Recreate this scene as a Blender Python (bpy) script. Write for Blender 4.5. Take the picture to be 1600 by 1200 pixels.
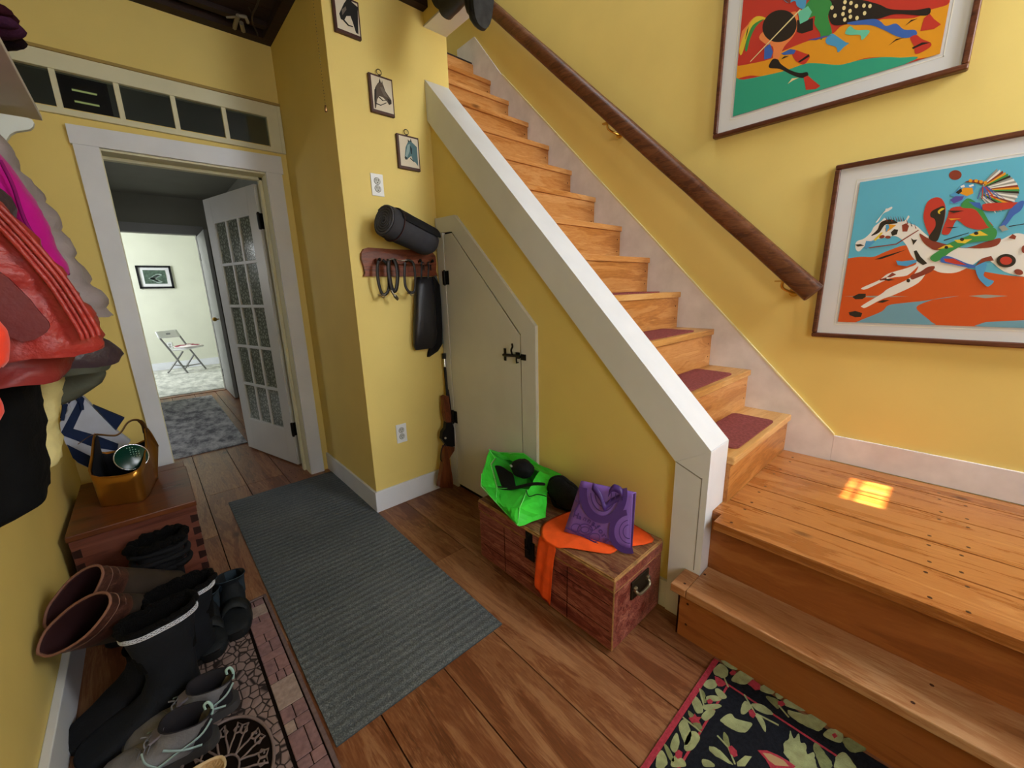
import bpy, bmesh, math, random
from mathutils import Vector, Matrix, noise, geometry
random.seed(7)
for _o in list(bpy.data.objects): bpy.data.objects.remove(_o)
SC = bpy.context.scene
COL = SC.collection
R = math.radians
PI = math.pi

# ------------------------------------------------------------------ camera
F = 629.668; CAM = Vector((0, 0, 1.3))
_yaw, _pit, _rol = R(41.92365), R(13.3713), R(-1.48998)
_f = Vector((math.sin(_yaw)*math.cos(_pit), math.cos(_yaw)*math.cos(_pit), -math.sin(_pit)))
_r = Vector((math.cos(_yaw), -math.sin(_yaw), 0)); _u = _r.cross(_f)
_c, _s = math.cos(_rol), math.sin(_rol)
CR = _c*_r + _s*_u; CU = -_s*_r + _c*_u; CF = _f
cd = bpy.data.cameras.new('camera'); cam = bpy.data.objects.new('camera', cd); COL.objects.link(cam)
cam.matrix_world = Matrix(((CR.x, CU.x, -CF.x, CAM.x), (CR.y, CU.y, -CF.y, CAM.y), (CR.z, CU.z, -CF.z, CAM.z), (0, 0, 0, 1)))
cd.sensor_width = 36; cd.sensor_fit = 'HORIZONTAL'; cd.lens = F/1600*36; cd.clip_start = .02; cd.clip_end = 60
SC.camera = cam
def ray(u, v): return CF + CR*((u-800)/F) - CU*((v-600)/F)
def PX(u, v, x): d = ray(u, v); return CAM + d*((x-CAM.x)/d.x)
def PY(u, v, y): d = ray(u, v); return CAM + d*((y-CAM.y)/d.y)
def PZ(u, v, z): d = ray(u, v); return CAM + d*((z-CAM.z)/d.z)

# ------------------------------------------------------------------ world, exposure, lights
w = bpy.data.worlds.new('world'); SC.world = w; w.use_nodes = True
w.node_tree.nodes['Background'].inputs[0].default_value = (.75, .85, 1, 1)
w.node_tree.nodes['Background'].inputs[1].default_value = .3
vs = SC.view_settings; vs.view_transform = 'Standard'; vs.look = 'None'; vs.gamma = 1; vs.use_curve_mapping = False
vs.exposure = 0.12
def area(name, loc, target, sx, sy, power, col):
    l = bpy.data.lights.new(name, 'AREA'); l.shape = 'RECTANGLE'; l.size = sx; l.size_y = sy; l.energy = power; l.color = col
    o = bpy.data.objects.new(name, l); COL.objects.link(o); o.location = loc
    o.rotation_euler = (Vector(target)-Vector(loc)).to_track_quat('-Z', 'Y').to_euler()
    return o
# daylight coming in at the windows the place has (tall stair window, front door glass, upstairs skylight, far room)
area('daylight_stair_window', (1.88, -1.38, 2.25), (1.3, 1.6, 1.2), .75, 1.5, 72, (.90, .95, 1.0))
area('daylight_entry_door', (.35, -1.38, 1.45), (.75, 2.0, .7), .7, 1.1, 19, (.92, .96, 1.0))
area('daylight_upstairs', (1.55, 1.3, 5.1), (1.7, 1.3, .5), 1.1, 1.8, 44, (.80, .90, 1.0))
area('daylight_passage', (-1.22, 4.9, 1.5), (.6, 4.9, .2), .7, .9, 15, (.95, .97, 1.0))
area('daylight_far_room', (-1.5, 8.2, 1.9), (1.2, 8.9, .8), 1.5, 1.4, 78, (.94, .97, 1.0))
sl = bpy.data.lights.new('sun', 'SUN'); sl.energy = 60; sl.angle = R(.5); sl.color = (1, .66, .34)
sun = bpy.data.objects.new('sun', sl); COL.objects.link(sun)
SUN_HIT = Vector((2.01, .205, .475)); SUN_WIN = Vector((2.10, -1.45, 1.52))   # small window added out of view to shape the sun patch
sun.rotation_euler = (SUN_HIT-SUN_WIN).to_track_quat('-Z', 'Y').to_euler()

# ------------------------------------------------------------------ materials
def lin(h):
    if isinstance(h, (tuple, list)): v = h
    else: v = [int(h[i:i+2], 16)/255 for i in (1, 3, 5)]
    return tuple((c/12.92 if c <= .04045 else ((c+.055)/1.055)**2.4) for c in v)+(1,)
_M = {}
def base(name, rough=.6, spec=.4, metal=0):
    m = bpy.data.materials.new(name); m.use_nodes = True
    b = m.node_tree.nodes['Principled BSDF']
    b.inputs['Roughness'].default_value = rough; b.inputs['Specular IOR Level'].default_value = spec
    b.inputs['Metallic'].default_value = metal
    return m, m.node_tree, b
def flat(name, col, rough=.6, spec=.3, metal=0, var=0.0, vs_=8, bump=0, bs=60, sheen=0):
    if name in _M: return _M[name]
    m, t, b = base(name, rough, spec, metal)
    c = lin(col)
    b.inputs['Base Color'].default_value = c
    if sheen:
        b.inputs['Sheen Weight'].default_value = sheen
    if var or bump:
        tc = t.nodes.new('ShaderNodeTexCoord')
    if var:
        n = t.nodes.new('ShaderNodeTexNoise'); n.inputs['Scale'].default_value = vs_; n.inputs['Detail'].default_value = 6
        t.links.new(tc.outputs['Object'], n.inputs['Vector'])
        r = t.nodes.new('ShaderNodeValToRGB')
        r.color_ramp.elements[0].position = .3; r.color_ramp.elements[1].position = .7
        r.color_ramp.elements[0].color = tuple(x*(1-var) for x in c[:3])+(1,)
        r.color_ramp.elements[1].color = tuple(min(1, x*(1+var)) for x in c[:3])+(1,)
        t.links.new(n.outputs['Fac'], r.inputs['Fac']); t.links.new(r.outputs['Color'], b.inputs['Base Color'])
    if bump:
        n2 = t.nodes.new('ShaderNodeTexNoise'); n2.inputs['Scale'].default_value = bs; n2.inputs['Detail'].default_value = 4
        t.links.new(tc.outputs['Object'], n2.inputs['Vector'])
        bp = t.nodes.new('ShaderNodeBump'); bp.inputs['Strength'].default_value = bump; bp.inputs['Distance'].default_value = .01
        t.links.new(n2.outputs['Fac'], bp.inputs['Height']); t.links.new(bp.outputs['Normal'], b.inputs['Normal'])
    _M[name] = m; return m
def wood(name, dark, mid, light, axis='Y', scale=1.0, rough=.4, attr=True, contrast=1.0, speck=0, spec=.4):
    """stretched grain along an axis, growth rings, sparse knots; 'rnd' shifts each board"""
    m, t, b = base(name, rough, spec)
    N, K = t.nodes.new, t.links.new
    tc = N('ShaderNodeTexCoord'); mp = N('ShaderNodeMapping'); K(tc.outputs['Object'], mp.inputs['Vector'])
    st = {'X': (.12, 1, 1), 'Y': (1, .12, 1), 'Z': (1, 1, .12)}[axis]
    mp.inputs['Scale'].default_value = tuple(s*scale for s in st)
    at = N('ShaderNodeAttribute'); at.attribute_name = 'rnd'
    mul = N('ShaderNodeVectorMath'); mul.operation = 'SCALE'; K(at.outputs['Color'], mul.inputs[0]); mul.inputs['Scale'].default_value = 13
    add = N('ShaderNodeVectorMath'); add.operation = 'ADD'; K(mp.outputs['Vector'], add.inputs[0]); K(mul.outputs['Vector'], add.inputs[1])
    n1 = N('ShaderNodeTexNoise'); n1.inputs['Scale'].default_value = 9; n1.inputs['Detail'].default_value = 8; n1.inputs['Roughness'].default_value = .65; n1.inputs['Distortion'].default_value = .6
    K(add.outputs['Vector'], n1.inputs['Vector'])
    n2 = N('ShaderNodeTexNoise'); n2.inputs['Scale'].default_value = 120; n2.inputs['Detail'].default_value = 3
    K(add.outputs['Vector'], n2.inputs['Vector'])
    sn = N('ShaderNodeMath'); sn.operation = 'MULTIPLY'; K(n1.outputs['Fac'], sn.inputs[0]); sn.inputs[1].default_value = 55
    si = N('ShaderNodeMath'); si.operation = 'SINE'; K(sn.outputs[0], si.inputs[0])
    a1 = N('ShaderNodeMath'); a1.operation = 'MULTIPLY_ADD'; K(si.outputs[0], a1.inputs[0]); a1.inputs[1].default_value = .055*contrast; K(n1.outputs['Fac'], a1.inputs[2])
    a2 = N('ShaderNodeMath'); a2.operation = 'MULTIPLY_ADD'; K(n2.outputs['Fac'], a2.inputs[0]); a2.inputs[1].default_value = .22*contrast; K(a1.outputs[0], a2.inputs[2])
    a3 = N('ShaderNodeMath'); a3.operation = 'MULTIPLY_ADD'; K(at.outputs['Fac'], a3.inputs[0]); a3.inputs[1].default_value = .16 if attr else 0; K(a2.outputs[0], a3.inputs[2])
    rp = N('ShaderNodeValToRGB'); e = rp.color_ramp.elements
    e[0].position = .36; e[0].color = lin(dark); e[1].position = .95; e[1].color = lin(light)
    x = e.new(.62); x.color = lin(mid)
    K(a3.outputs[0], rp.inputs['Fac'])
    # knots
    mk = N('ShaderNodeMapping'); K(tc.outputs['Object'], mk.inputs['Vector'])
    sk = {'X': (.55, 1, 1), 'Y': (1, .55, 1), 'Z': (1, 1, .55)}[axis]; mk.inputs['Scale'].default_value = tuple(s*3.1*scale for s in sk)
    vo = N('ShaderNodeTexVoronoi'); vo.inputs['Scale'].default_value = 1; K(mk.outputs['Vector'], vo.inputs['Vector'])
    kr = N('ShaderNodeValToRGB'); kr.color_ramp.elements[0].position = .035; kr.color_ramp.elements[0].color = (.25, .2, .18, 1)
    kr.color_ramp.elements[1].position = .1; kr.color_ramp.elements[1].color = (1, 1, 1, 1); K(vo.outputs['Distance'], kr.inputs['Fac'])
    mx = N('ShaderNodeMixRGB'); mx.blend_type = 'MULTIPLY'; mx.inputs[0].default_value = .8; K(rp.outputs['Color'], mx.inputs[1]); K(kr.outputs['Color'], mx.inputs[2])
    out = mx.outputs['Color']
    if speck:
        n3 = N('ShaderNodeTexNoise'); n3.inputs['Scale'].default_value = 160; n3.inputs['Detail'].default_value = 2; K(mp.outputs['Vector'], n3.inputs['Vector'])
        n4 = N('ShaderNodeTexNoise'); n4.inputs['Scale'].default_value = 4; K(tc.outputs['Object'], n4.inputs['Vector'])
        mm = N('ShaderNodeMath'); mm.operation = 'MULTIPLY'; K(n3.outputs['Fac'], mm.inputs[0]); K(n4.outputs['Fac'], mm.inputs[1])
        rr = N('ShaderNodeValToRGB'); rr.color_ramp.elements[0].position = .30; rr.color_ramp.elements[0].color = (0, 0, 0, 1); rr.color_ramp.elements[1].position = .42; K(mm.outputs[0], rr.inputs['Fac'])
        m2 = N('ShaderNodeMixRGB'); K(rr.outputs['Color'], m2.inputs[0]); K(out, m2.inputs[1]); m2.inputs[2].default_value = lin(light)
        sc2 = N('ShaderNodeMath'); sc2.operation = 'MULTIPLY'; K(rr.outputs['Color'], sc2.inputs[0]); sc2.inputs[1].default_value = speck; K(sc2.outputs[0], m2.inputs[0])
        out = m2.outputs['Color']
    K(out, b.inputs['Base Color'])
    bp = N('ShaderNodeBump'); bp.inputs['Strength'].default_value = .12; bp.inputs['Distance'].default_value = .01
    K(a2.outputs[0], bp.inputs['Height']); K(bp.outputs['Normal'], b.inputs['Normal'])
    rv = N('ShaderNodeMath'); rv.operation = 'MULTIPLY_ADD'; K(n1.outputs['Fac'], rv.inputs[0]); rv.inputs[1].default_value = .35; rv.inputs[2].default_value = rough-.15
    K(rv.outputs[0], b.inputs['Roughness'])
    return m
def glass(name, tint=(.9, .95, .93), refl=.14, rough=.05):
    m = bpy.data.materials.new(name); m.use_nodes = True; t = m.node_tree; t.nodes.clear()
    o = t.nodes.new('ShaderNodeOutputMaterial'); a = t.nodes.new('ShaderNodeBsdfTransparent'); g = t.nodes.new('ShaderNodeBsdfGlossy'); x = t.nodes.new('ShaderNodeMixShader')
    a.inputs[0].default_value = tint+(1,); g.inputs['Roughness'].default_value = rough; x.inputs[0].default_value = refl
    t.links.new(a.outputs[0], x.inputs[1]); t.links.new(g.outputs[0], x.inputs[2]); t.links.new(x.outputs[0], o.inputs[0]); return m
def emit(name, col, s):
    m = bpy.data.materials.new(name); m.use_nodes = True; b = m.node_tree.nodes['Principled BSDF']
    b.inputs['Base Color'].default_value = (0, 0, 0, 1); b.inputs['Emission Color'].default_value = lin(col); b.inputs['Emission Strength'].default_value = s; return m

WALL = flat('yellow wall paint', '#e8d07c', .62, .3, var=.035, vs_=3, bump=.04, bs=90)
WHITE = flat('white trim paint', '#dfe2e8', .38, .4, var=.04, vs_=6)
GREYW = flat('grey white door paint', '#d3d3cf', .42, .4, var=.05, vs_=4)
CREAM = flat('cream trim paint', '#dcd8b8', .5, .3, var=.05, vs_=5)
FARW = flat('pale sage wall', '#d4d6c6', .7, .2, var=.03, vs_=3)
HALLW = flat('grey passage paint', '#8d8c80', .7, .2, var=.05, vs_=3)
FLOORM = wood('old stained floor boards', '#3c1e0f', '#744327', '#a97a54', 'Y', 1.35, .34, speck=.45, contrast=1.0)
STAIRM = wood('honey pine risers', '#7e4418', '#b8783a', '#d6a064', 'X', 1.3, .34, contrast=1.1)
TREADM = wood('worn pine treads', '#8f5a24', '#c08a48', '#e0b478', 'X', 1.0, .38, contrast=.8)
LANDM = wood('golden pine landing boards', '#6e3a18', '#a96832', '#c99056', 'Y', 1.7, .27, contrast=.9, speck=.35)
STEPM = wood('brown pine step boards', '#6a3c1c', '#a87044', '#d0a67a', 'Y', 1.0, .3, contrast=.7, speck=.4)
STEPR = wood('brown pine step risers', '#6e3a16', '#98592a', '#b87a40', 'Y', 1.0, .36, contrast=.6)
RAILM = wood('dark handrail timber', '#30180c', '#5c331b', '#7e5030', 'Y', 2.2, .38, attr=False, contrast=1.4)
FRAMEM = wood('walnut picture frame', '#3a1c10', '#5e3320', '#7a4a30', 'Y', 4, .35, attr=False)
CEILM = wood('dark ceiling timber', '#140b08', '#241410', '#3a241a', 'X', 1, .7, attr=True)
CHESTM = wood('reddish brown chest boards', '#44231a', '#6a3a2e', '#80503f', 'X', 1.4, .38, attr=True, contrast=.6)
CHESTL = wood('brown chest lid', '#3e1e10', '#6a3a20', '#8a5432', 'X', 1.2, .3, attr=True, contrast=.5)
DOVE = flat('dark end grain', '#2c130d', .6)
TRUNKM = wood('scuffed oxblood trunk paint', '#34120f', '#702e26', '#a86a58', 'Y', 2.4, .42, attr=False, contrast=1.9, speck=.35)
TRUNKT = wood('scuffed trunk lid', '#3a1e12', '#6b3c28', '#a58258', 'Y', 2.6, .45, attr=False, contrast=1.6)
WORN = flat('worn trunk edge', '#9c7446', .6, var=.4, vs_=30)
BLACKI = flat('black iron', '#17140f', .45, .5, .6)
BRASS = flat('brass', '#c79a45', .28, .5, 1.0)
BLACKF = flat('black fabric', '#17171a', .85, .2, var=.3, vs_=20, bump=.3, bs=150)
BLACKN = flat('black suede', '#101216', .8, .25, var=.35, vs_=14, bump=.2, bs=120)
FUR = flat('black fur', '#0c0b0c', .95, .15, bump=1.0, bs=220)
RUBBER = flat('black rubber', '#121212', .6, .35)
DARKLIN = flat('dark lining', '#0b0a0b', .9, .1)
BROWNLE = flat('brown leather', '#4a251c', .55, .35, var=.35, vs_=14, bump=.2, bs=60)
SHADOWGAP = flat('dark gap', '#120a06', .9, .1)

# ------------------------------------------------------------------ mesh building
class MB:
    def __init__(s): s.v = []; s.f = []; s.m = []; s.sm = []; s.c = []; s.rnd = 0.0
    def add(s, vs, fs, mi=0, smooth=False):
        n = len(s.v); s.v += [tuple(v) for v in vs]
        for f in fs: s.f.append([i+n for i in f]); s.m.append(mi); s.sm.append(smooth); s.c.append(s.rnd)
    def box(s, a, b, mi=0, M=None):
        x0, y0, z0 = [min(p, q) for p, q in zip(a, b)]; x1, y1, z1 = [max(p, q) for p, q in zip(a, b)]
        vs = [Vector(p) for p in ((x0, y0, z0), (x1, y0, z0), (x1, y1, z0), (x0, y1, z0), (x0, y0, z1), (x1, y0, z1), (x1, y1, z1), (x0, y1, z1))]
        if M: vs = [M @ v for v in vs]
        s.add(vs, [(0, 3, 2, 1), (4, 5, 6, 7), (0, 1, 5, 4), (1, 2, 6, 5), (2, 3, 7, 6), (3, 0, 4, 7)], mi); return s
    def prism(s, pts, d, mi=0, smooth=False, M=None):
        """closed planar polygon (3D points) pushed along vector d"""
        d = Vector(d); p = [Vector(q) for q in pts]
        nrm = Vector((0, 0, 0))
        for i in range(len(p)): nrm += p[i].cross(p[(i+1) % len(p)])
        if nrm.dot(d) > 0: p = p[::-1]
        q = [v+d for v in p]; n = len(p)
        if M: p = [M @ v for v in p]; q = [M @ v for v in q]
        s.add(p+q, [tuple(range(n)), tuple(range(2*n-1, n-1, -1))], mi)
        s.add(p+q, [(i, i+n, (i+1) % n+n, (i+1) % n) for i in range(n)], mi, smooth); return s
    def poly(s, pts, mi=0):
        s.add([Vector(p) for p in pts], [tuple(range(len(pts)))], mi); return s
    def tube(s, pts, r, n=8, mi=0, cap=True, closed=False, flatn=None):
        pts = [Vector(p) for p in pts]; m = len(pts)
        rr = r if isinstance(r, (list, tuple)) else [r]*m
        prev = None; rings = []
        for i, p in enumerate(pts):
            if closed: t = pts[(i+1) % m]-pts[i-1]
            else: t = pts[min(i+1, m-1)]-pts[max(i-1, 0)]
            t = t.normalized() if t.length > 1e-9 else Vector((0, 0, 1))
            if prev is None:
                a = Vector((0, 0, 1)) if abs(t.z) < .9 else Vector((1, 0, 0)); prev = a
            e1 = (prev-t*prev.dot(t)); e1 = e1.normalized() if e1.length > 1e-6 else t.orthogonal().normalized()
            prev = e1; e2 = t.cross(e1)
            k = flatn or 1
            rings.append([p+e1*rr[i]*math.cos(2*PI*j/n)+e2*rr[i]*k*math.sin(2*PI*j/n) for j in range(n)])
        s.loft(rings, mi, closed_ring=closed, cap=cap and not closed); return s
    def loft(s, rings, mi=0, closed_ring=False, cap=True, smooth=True):
        n = len(rings[0]); vs = [v for rg in rings for v in rg]; m = len(rings); fs = []
        for i in range(m if closed_ring else m-1):
            a, b = i*n, ((i+1) % m)*n
            for j in range(n): fs.append((a+j, a+(j+1) % n, b+(j+1) % n, b+j))
        s.add(vs, fs, mi, smooth)
        if cap:
            s.add(rings[0], [tuple(range(n-1, -1, -1))], mi); s.add(rings[-1], [tuple(range(n))], mi)
        return s
    def grid(s, fn, nu, nv, mi=0, smooth=True, thick=0):
        vs = [Vector(fn(i/nu, j/nv)) for i in range(nu+1) for j in range(nv+1)]
        fs = [(i*(nv+1)+j, (i+1)*(nv+1)+j, (i+1)*(nv+1)+j+1, i*(nv+1)+j+1) for i in range(nu) for j in range(nv)]
        s.add(vs, fs, mi, smooth); return s
    def disc(s, c, nrm, r, n=20, mi=0, r2=None, ax=None):
        nrm = Vector(nrm).normalized(); e1 = Vector(ax).normalized() if ax else nrm.orthogonal().normalized(); e2 = nrm.cross(e1)
        s.add([Vector(c)+e1*r*math.cos(2*PI*i/n)+e2*(r2 or r)*math.sin(2*PI*i/n) for i in range(n)], [tuple(range(n))], mi); return s
    def lathe(s, prof, c=(0, 0, 0), n=24, mi=0, M=None):
        M = M or Matrix.Translation(c)
        rings = [[M @ Vector((r*math.cos(2*PI*j/n), r*math.sin(2*PI*j/n), z)) for j in range(n)] for r, z in prof]
        s.loft(rings, mi, cap=False); return s
    def ball(s, c, r, nu=14, nv=10, mi=0, sx=1, sy=1, sz=1, M=None, dis=None):
        rings = []
        for i in range(nv+1):
            a = PI*i/nv*.998+.003
            ring = []
            for j in range(nu):
                d = Vector((math.sin(a)*math.cos(2*PI*j/nu)*sx, math.sin(a)*math.sin(2*PI*j/nu)*sy, -math.cos(a)*sz))
                k = r*(1+(dis(d) if dis else 0)); p = d*k
                ring.append((M @ p if M else p)+Vector(c))
            rings.append(ring)
        s.loft(rings, mi, cap=True); return s
    def build(s, name, mats, parent=None, bevel=0, seg=2, bevmat=None, subsurf=0, weld=False, label=None, solid=0):
        me = bpy.data.meshes.new(name)
        off = parent.matrix_world.translation if parent is not None else Vector((0, 0, 0))
        p = parent
        off = Vector((0, 0, 0))
        while p is not None: off += p.location; p = p.parent
        me.from_pydata([Vector(v)-off for v in s.v], [], s.f)
        if not isinstance(mats, (list, tuple)): mats = [mats]
        for m in mats: me.materials.append(m)
        if bevmat: me.materials.append(bevmat)
        me.polygons.foreach_set('material_index', s.m); me.polygons.foreach_set('use_smooth', s.sm)
        if any(s.c):
            a = me.attributes.new('rnd', 'FLOAT_COLOR', 'CORNER'); k = 0
            for pi, pl in enumerate(me.polygons):
                c = s.c[pi]
                for _ in pl.vertices: a.data[k].color = (c, (c*7.3) % 1, (c*3.7) % 1, 1); k += 1
        me.update()
        o = bpy.data.objects.new(name, me); COL.objects.link(o)
        if parent is not None: o.parent = parent
        if weld:
            bm = bmesh.new(); bm.from_mesh(me); bmesh.ops.remove_doubles(bm, verts=bm.verts, dist=1e-5); bmesh.ops.recalc_face_normals(bm, faces=bm.faces); bm.to_mesh(me); bm.free()
        if solid:
            md = o.modifiers.new('solid', 'SOLIDIFY'); md.thickness = solid; md.offset = 0
        if bevel:
            md = o.modifiers.new('bevel', 'BEVEL'); md.width = bevel; md.segments = seg; md.limit_method = 'ANGLE'; md.angle_limit = R(50)
            if bevmat: md.material = len(mats)
        if subsurf:
            md = o.modifiers.new('sub', 'SUBSURF'); md.levels = subsurf; md.render_levels = subsurf
        if label: o['label'] = label
        return o
def tag(o, label=None, cat=None, group=None, kind=None):
    if label: o['label'] = label
    if cat: o['category'] = cat
    if group: o['group'] = group
    if kind: o['kind'] = kind
    return o
def thing(name, loc, label, cat, group=None):
    o = bpy.data.objects.new(name, None); COL.objects.link(o); o.location = loc; o.empty_display_size = .05
    return tag(o, label, cat, group)
def struct(name, mb, mats, **k):
    o = mb.build(name, mats, **k); o['kind'] = 'structure'; return o
def copy_tree(o, parent=None):
    c = o.copy(); COL.objects.link(c); c.parent = parent
    for ch in o.children: copy_tree(ch, c)
    return c
def interp(tab, t):
    for (a, va), (b, vb) in zip(tab, tab[1:]):
        if t <= b:
            k = (t-a)/(b-a) if b > a else 0
            if isinstance(va, (int, float)): return va+(vb-va)*k
            return [p+(q-p)*k for p, q in zip(va, vb)]
    return tab[-1][1]
def spline(pts, n=6, closed=False):
    P = [Vector(p) for p in pts]; m = len(P); out = []
    for i in range(m if closed else m-1):
        a = P[i-1] if (closed or i > 0) else P[0]; b = P[i]; c = P[(i+1) % m]; d = P[(i+2) % m] if (closed or i < m-2) else P[-1]
        for j in range(n):
            t = j/n; out.append(.5*((2*b)+(-a+c)*t+(2*a-5*b+4*c-d)*t*t+(-a+3*b-3*c+d)*t**3))
    if not closed: out.append(P[-1])
    return out
def nz(v, s=1.0): return noise.noise(Vector(v)*s)
# ------------------------------------------------------------------ room shell
XL, YD, XJ, YO, XU, XR, YB = -.40, 3.062, .859, 2.201, 1.403, 2.287, -1.45
TH = .12
# floor: long boards running away from the camera, one mesh
fl = MB(); xs = [-1.4, -1.16, -.93, -.68, -.43, -.14, .105, .34, .573, .80, 1.03, 1.235, 1.46]
for i in range(len(xs)-1):
    y = -1.5
    for ye in ([1.55, 3.2, 5.4, 6.9] if i % 3 == 0 else [.2, 3.2, 6.9] if i % 3 == 1 else [2.6, 6.9]):
        fl.rnd = random.random()*.98+.01
        fl.box((xs[i]+.0022, y+.0015, -.04), (xs[i+1]-.0022, ye-.0015, 0)); y = ye
fl.rnd = 0
fl.box((-1.5, -1.55, -.08), (1.5, 6.9, -.012), 1)
for yy in (3.07, 3.19, 3.24):       # nail heads in pairs by the doorway, dark
    for i in range(5, 9): fl.disc((xs[i]+.05, yy, .0006), (0, 0, 1), .004, 8, 1)
struct('floor', fl, [FLOORM, SHADOWGAP])
FLOOR2 = flat('pale carpet of the far room', '#b9bab4', .95, .1, var=.18, vs_=9)
struct('floor_far_room', MB().box((-2.6, 6.95, -.05), (2.2, 9.75, -.002)), FLOOR2)
struct('trim_1', MB().box((-.3, 6.86, -.04), (.76, 6.96, .006)), FLOORM)
# walls
struct('wall_left', MB().box((XL-TH, YB-.1, -.05), (XL, YD, 3.1)), WALL)
wd = MB()
wd.box((XL-TH, YD, -.05), (-.045, YD+.19, 2.20)); wd.box((-.045, YD, 2.056), (.725, YD+.19, 2.20)); wd.box((.725, YD, -.05), (XJ+.02, YD+.19, 2.20))
wd.box((XL-TH, YD, 2.42), (XJ+.02, YD+.19, 3.1))
struct('wall_far', wd, WALL)
struct('wall_passage_side', MB().box((XJ, YO+.002, -.05), (XJ+.14, YD+.19, 3.1)), WALL)
struct('wall_outlet', MB().box((XJ+.0006, YO, -.05), (1.5452, YO+.14, 3.02)), WALL)
wu = MB()
wu.prism([(XU, .62, -.05), (XU, .62, .70), (XU, 2.201, 2.30), (XU, 2.201, -.05)], (.13, 0, 0))
struct('wall_under_stairs', wu, WALL)
struct('wall_right', MB().box((XR, YB-.1, -.05), (XR+TH, 4.2, 5.3)), WALL)
# wall behind the camera, with one small unseen window added to shape the sun patch
wb = MB(); Y0, Y1 = YB-.12, YB
sw = SUN_WIN; hx, hz = .125, .074
def hole_wall(x0, x1, z0, z1, holes):
    xs_ = sorted({x0, x1, *[h[0] for h in holes], *[h[1] for h in holes]}); zs_ = sorted({z0, z1, *[h[2] for h in holes], *[h[3] for h in holes]})
    for a, b in zip(xs_, xs_[1:]):
        for c, d in zip(zs_, zs_[1:]):
            mx_, mz_ = (a+b)/2, (c+d)/2
            if any(h[0] < mx_ < h[1] and h[2] < mz_ < h[3] for h in holes): continue
            wb.box((a, Y0, c), (b, Y1, d))
hole_wall(XL-TH, XR+TH, -.05, 5.3, [(sw.x-hx, sw.x+hx, sw.z-hz, sw.z+hz)])
struct('wall_behind', wb, WALL)
wmt = MB()
for x in (-hx, 0, hx): wmt.box((sw.x+x-.006, Y0+.06, sw.z-hz), (sw.x+x+.006, Y0+.068, sw.z+hz))
for z in (-hz, .018, hz): wmt.box((sw.x-hx, Y0+.06, sw.z+z-.005), (sw.x+hx, Y0+.068, sw.z+z+.005))
struct('added_sun_window', wmt, WHITE)
def lit_window(name, x0, x1, z0, z1, nx, nz_):
    f = MB(); f.box((x0-.07, YB, z0-.07), (x0, YB+.025, z1+.07)); f.box((x1, YB, z0-.07), (x1+.07, YB+.025, z1+.07))
    f.box((x0, YB, z1), (x1, YB+.025, z1+.07)); f.box((x0, YB, z0-.07), (x1, YB+.025, z0))
    for i in range(1, nx): x = x0+(x1-x0)*i/nx; f.box((x-.01, YB, z0), (x+.01, YB+.02, z1))
    for i in range(1, nz_): z = z0+(z1-z0)*i/nz_; f.box((x0, YB, z-.01), (x1, YB+.02, z+.01))
    o = struct(name, f, WHITE)
    g = MB().box((x0, YB+.002, z0), (x1, YB+.006, z1)).build('pane', SKYP, o); return o
SKYP = emit('daylight on the glass', '#e8f0ff', 2.0)
lit_window('window_3', 1.5, 2.0, 1.85, 3.0, 2, 3)
lit_window('window_4', 0.0, .7, .95, 1.95, 3, 3)
struct('baseboard_behind', MB().box((XL, YB, 0), (1.2, YB+.015, .13)), WHITE)
# ceilings
ce = MB()
for i in range(20):
    ce.rnd = random.random(); a = YB+i*.235
    if a > 2.95: break
    ce.box((XL-.05, a, 2.80), (1.41, min(a+.232, 3.06), 2.84))
ce.rnd = .3
ce.box((XL, 2.995, 2.757), (XJ, 3.062, 2.80)); ce.box((XJ-.05, YO, 2.757), (XJ, 2.995, 2.80)); ce.box((XL, 2.90, 2.775), (XJ-.05, 2.94, 2.80))
ce.box((XL, 2.35, 2.765), (XJ-.05, 2.42, 2.80)); ce.box((XJ-.05, YO-.05, 2.757), (1.403, YO, 2.80)); ce.box((.30, 2.42, 2.77), (.36, 2.9, 2.80))
struct('ceiling', ce, CEILM)
UPF = MB().box((XL-TH, YB-.1, 2.84), (1.545, 2.34, 3.04)); UPF.box((XL-TH, 2.34, 2.84), (1.545, 4.2, 3.04))
struct('floor_upstairs', UPF, CEILM)
bb = MB().box((1.403, YB, 2.695), (1.5445, YO, 3.10))
struct('trim_2', bb, [WALL])
struct('trim_3', MB().box((1.40, YB, 2.688), (1.546, YO, 2.696)), WHITE)
up = MB(); up.box((XL-TH, YB-.1, 5.2), (XR+TH, 4.2, 5.3)); struct('ceiling_upstairs', up, WHITE)
struct('wall_upstairs_left', MB().box((XL-TH, YB-.1, 3.04), (XL, 4.2, 5.2)), WALL)
struct('wall_upstairs_far', MB().box((XL-TH, 4.1, 3.0), (XR, 4.2, 5.2)), WALL)
struct('floor_stair_head', MB().box((1.545, 2.91, 2.84), (XR, 4.1, 3.04)), CEILM)
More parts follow.
